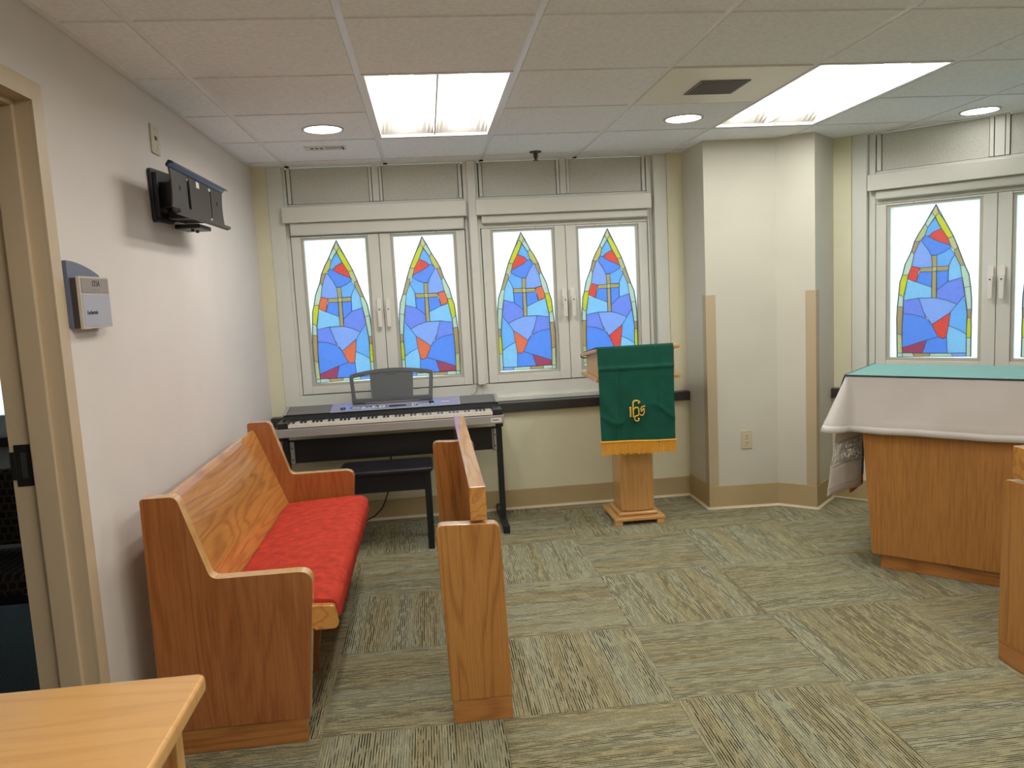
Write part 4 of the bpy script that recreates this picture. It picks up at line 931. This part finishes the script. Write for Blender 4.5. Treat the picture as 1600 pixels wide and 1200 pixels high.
# ------------------------------------------------------------------ table in the foreground
o = (0.03, -1.45, 0)
TB = thing('side_table', 'pale maple table cut off at the lower corner before the pew', 'table', o)
MB(o).prism(rounded([(-.205, -1.95), (.348, -1.95), (.348, -.998), (-.205, -.998)], .018, 5), 'z', .706, .742).build('table_top', M['maple_x'], TB, bevel=.010, seg=4)
for x, y in ((.262, -1.060), (.262, -1.90), (-.19, -1.060), (-.19, -1.90)):
    MB(o).box(x, x + .038, y, y + .038, 0, .706).build('leg', M['maple_z'], TB, bevel=.003)
MB(o).box(.270, .288, -1.862, -1.060, .58, .706).box(-.18, -.162, -1.862, -1.060, .58, .706).box(-.152, .262, -1.05, -1.032, .58, .706).box(-.152, .262, -1.895, -1.877, .58, .706).build('apron', M['oak_dark_z'], TB)

# ------------------------------------------------------------------ things on the left wall
o = (-.215, .82, 1.87)
TV = thing('screen_bracket', 'black empty wall bracket for a screen on the left wall', 'bracket', o)
MB(o).prism(rounded([(.690, 1.985), (.930, 1.995), (.930, 1.790), (.700, 1.780)], .014, 3), 'x', -.2135, -.200).box(-.200, -.182, .702, .716, 1.800, 1.970).box(-.200, -.182, .905, .920, 1.800, 1.970).build('wall_plate', M['mount'], TV, bevel=.002)
for z in (1.815, 1.945):
    MB(o).tube([(-.200, .725, z), (-.194, .725, z)], .008, 10).build('bolt', M['steel'], TV)
MB(o).box(-.200, -.085, .76, .80, 1.84, 1.94).box(-.185, -.085, .80, 1.02, 1.80, 1.835).box(-.12, -.085, .66, 1.06, 1.815, 1.940).build('arm', M['mount'], TV, bevel=.003)
MB(o).box(-.20, -.10, .92, 1.10, 1.772, 1.790).build('tilt_lever', M['mount'], TV, bevel=.003)
for y in (.96, 1.03): MB(o).tube([(-.14, y, 1.772), (-.14, y, 1.762)], .007, 8).build('bolt', M['mount'], TV)
# face: curved-ended plate with two slots, in strips
def fx(z): return -.060 - .010 * ((z - 1.875) / .07) ** 2
ya, yb = .455, 1.180
fm = MB(o)
def facestrip(y0, y1, z0, z1):
    fm.add([(-.066, y0, z0), (-.066, y1, z0), (-.066, y1, z1), (-.066, y0, z1), (-.060, y0, z0), (-.060, y1, z0), (-.060, y1, z1), (-.060, y0, z1)], CUBE)
def bowed(sgn, y, yin):
    pts = [(y + sgn * .016 * (1 - ((z - 1.875) / .07) ** 2), z) for z in [1.805 + .14 * k / 8 for k in range(9)]]
    poly = pts + [(yin, 1.945), (yin, 1.805)]
    fm.prism(poly, 'x', -.066, -.060)
bowed(1, ya, .655); bowed(-1, yb, .985)
facestrip(.690, .950, 1.805, 1.945)
for y0, y1 in ((.655, .690), (.950, .985)): facestrip(y0, y1, 1.805, 1.820); facestrip(y0, y1, 1.935, 1.945)
fm.build('face_plate', M['mountface'], TV, bevel=.001)
MB(o).prism([(-.066, 1.944), (-.052, 1.958), (-.040, 1.952), (-.046, 1.964), (-.058, 1.968), (-.070, 1.952)], 'y', ya - .01, yb + .02).build('top_rail', M['mountrail'], TV)
MB(o).prism([(-.066, 1.806), (-.052, 1.792), (-.040, 1.798), (-.040, 1.788), (-.056, 1.782), (-.070, 1.798)], 'y', ya + .02, yb + .02).build('bottom_rail', M['mountface'], TV)
for y in (.560, 1.075): MB(o).tube([(-.0602, y, 1.885), (-.0590, y, 1.885)], .010, 12).build('hole', M['gap'], TV)
MB(o).box(-.0602, -.0592, .775, .815, 1.915, 1.938).build('sticker', M['label'], TV)
MB(o).box(-.0602, -.0592, .955, .980, 1.925, 1.936).box(-.0602, -.0592, .955, .980, 1.806, 1.812).box(-.0602, -.0592, 1.068, 1.082, 1.878, 1.892).build('bright_hole', M['label'], TV)

o = (-.215, .82, 2.11)
WP = thing('wall_plate', 'almond jack plate high on the left wall above the bracket', 'wall plate', o)
MB(o).prism(rounded([(.772, 2.055), (.866, 2.055), (.866, 2.168), (.772, 2.168)], .006, 3), 'x', -.2145, -.208).build('plate', M['almond'], WP, bevel=.002)
MB(o).box(-.2082, -.2055, .806, .830, 2.110, 2.124).build('jack', M['signdark'], WP)
MB(o).tube([(-.208, .838, 2.085), (-.205, .838, 2.085)], .007, 12).build('socket', M['label'], WP)
for z in (2.068, 2.155): MB(o).tube([(-.208, .819, z), (-.2068, .819, z)], .004, 8).build('screw', M['steel'], WP)

o = (-.215, 0.0, 1.48)
SG = thing('room_sign', 'grey room sign with a curved back plate beside the doorway', 'sign', o)
arc = [(-.108, 1.405), (.110, 1.405), (.113, 1.560)] + [(.113 - .221 * k / 10, 1.560 + .038 * math.sin(math.pi / 2 * k / 10) ** .9) for k in range(1, 11)]
MB(o).prism(arc, 'x', -.2145, -.203).build('back_plate', M['signback'], SG, bevel=.001)
MB(o).box(-.203, -.186, -.098, .104, 1.402, 1.548).build('spacer', M['signdark'], SG)
MB(o).box(-.186, -.176, -.100, .108, 1.398, 1.552).build('holder', M['signframe'], SG, bevel=.001)
hd = MB(o).box(-.176, -.1745, -.092, .101, 1.503, 1.547).build('header', M['signhead'], SG)
MB(o).box(-.176, -.1745, -.092, .101, 1.404, 1.499).build('insert', M['signface'], SG)
rt = (math.pi / 2, 0, math.pi / 2)
text_obj('121A', .026, M['ink'], SG, (-.1742 - o[0], -.020 - o[1], 1.523 - o[2]), rt, 'number', .0006)
for k in range(4):
    for a_, b_ in ((0, 0), (0, 1), (1, 0)):
        if (k + a_ * 2 + b_) % 3: MB(o).tube([(-.1746, -.012 + k * .014 + a_ * .004, 1.514 - b_ * .004), (-.1735, -.012 + k * .014 + a_ * .004, 1.514 - b_ * .004)], .0012, 6).build('braille_dot', M['signhead'], SG)
text_obj('Eucharistic', .0175, M['ink'], SG, (-.1742 - o[0], -.072 - o[1], 1.440 - o[2]), rt, 'lettering', .0006)

# outlet on the column
u_ = Vector((.442, -.025)).normalized(); base = Vector((2.735, 2.20 - .025 * (.205 / .442)))
OU = thing('wall_outlet', 'almond double power outlet low on the corner column', 'outlet', (base.x, base.y, .44), math.atan2(u_.y, u_.x))
MB().prism(rounded([(-.0, -.058), (.070, -.058), (.070, .058), (-.0, .058)], .004, 3), 'y', -.006, -.0004).build('plate', M['almond'], OU, bevel=.0015)
for z in (-.021, .021):
    rc = MB().prism(rounded([(.019, z - .014), (.051, z - .014), (.051, z + .014), (.019, z + .014)], .007, 4), 'y', -.0085, -.006).build('receptacle', M['toe'], OU)
    MB().box(.027, .030, -.0092, -.0085, z - .002, z + .008).box(.040, .043, -.0092, -.0085, z - .002, z + .007).tube([(.035, -.0085, z - .008), (.035, -.0092, z - .008)], .0025, 8).build('slot', M['ink'], rc)
MB().tube([(.035, -.006, 0), (.035, -.0075, 0)], .003, 8).build('screw', M['steel'], OU)
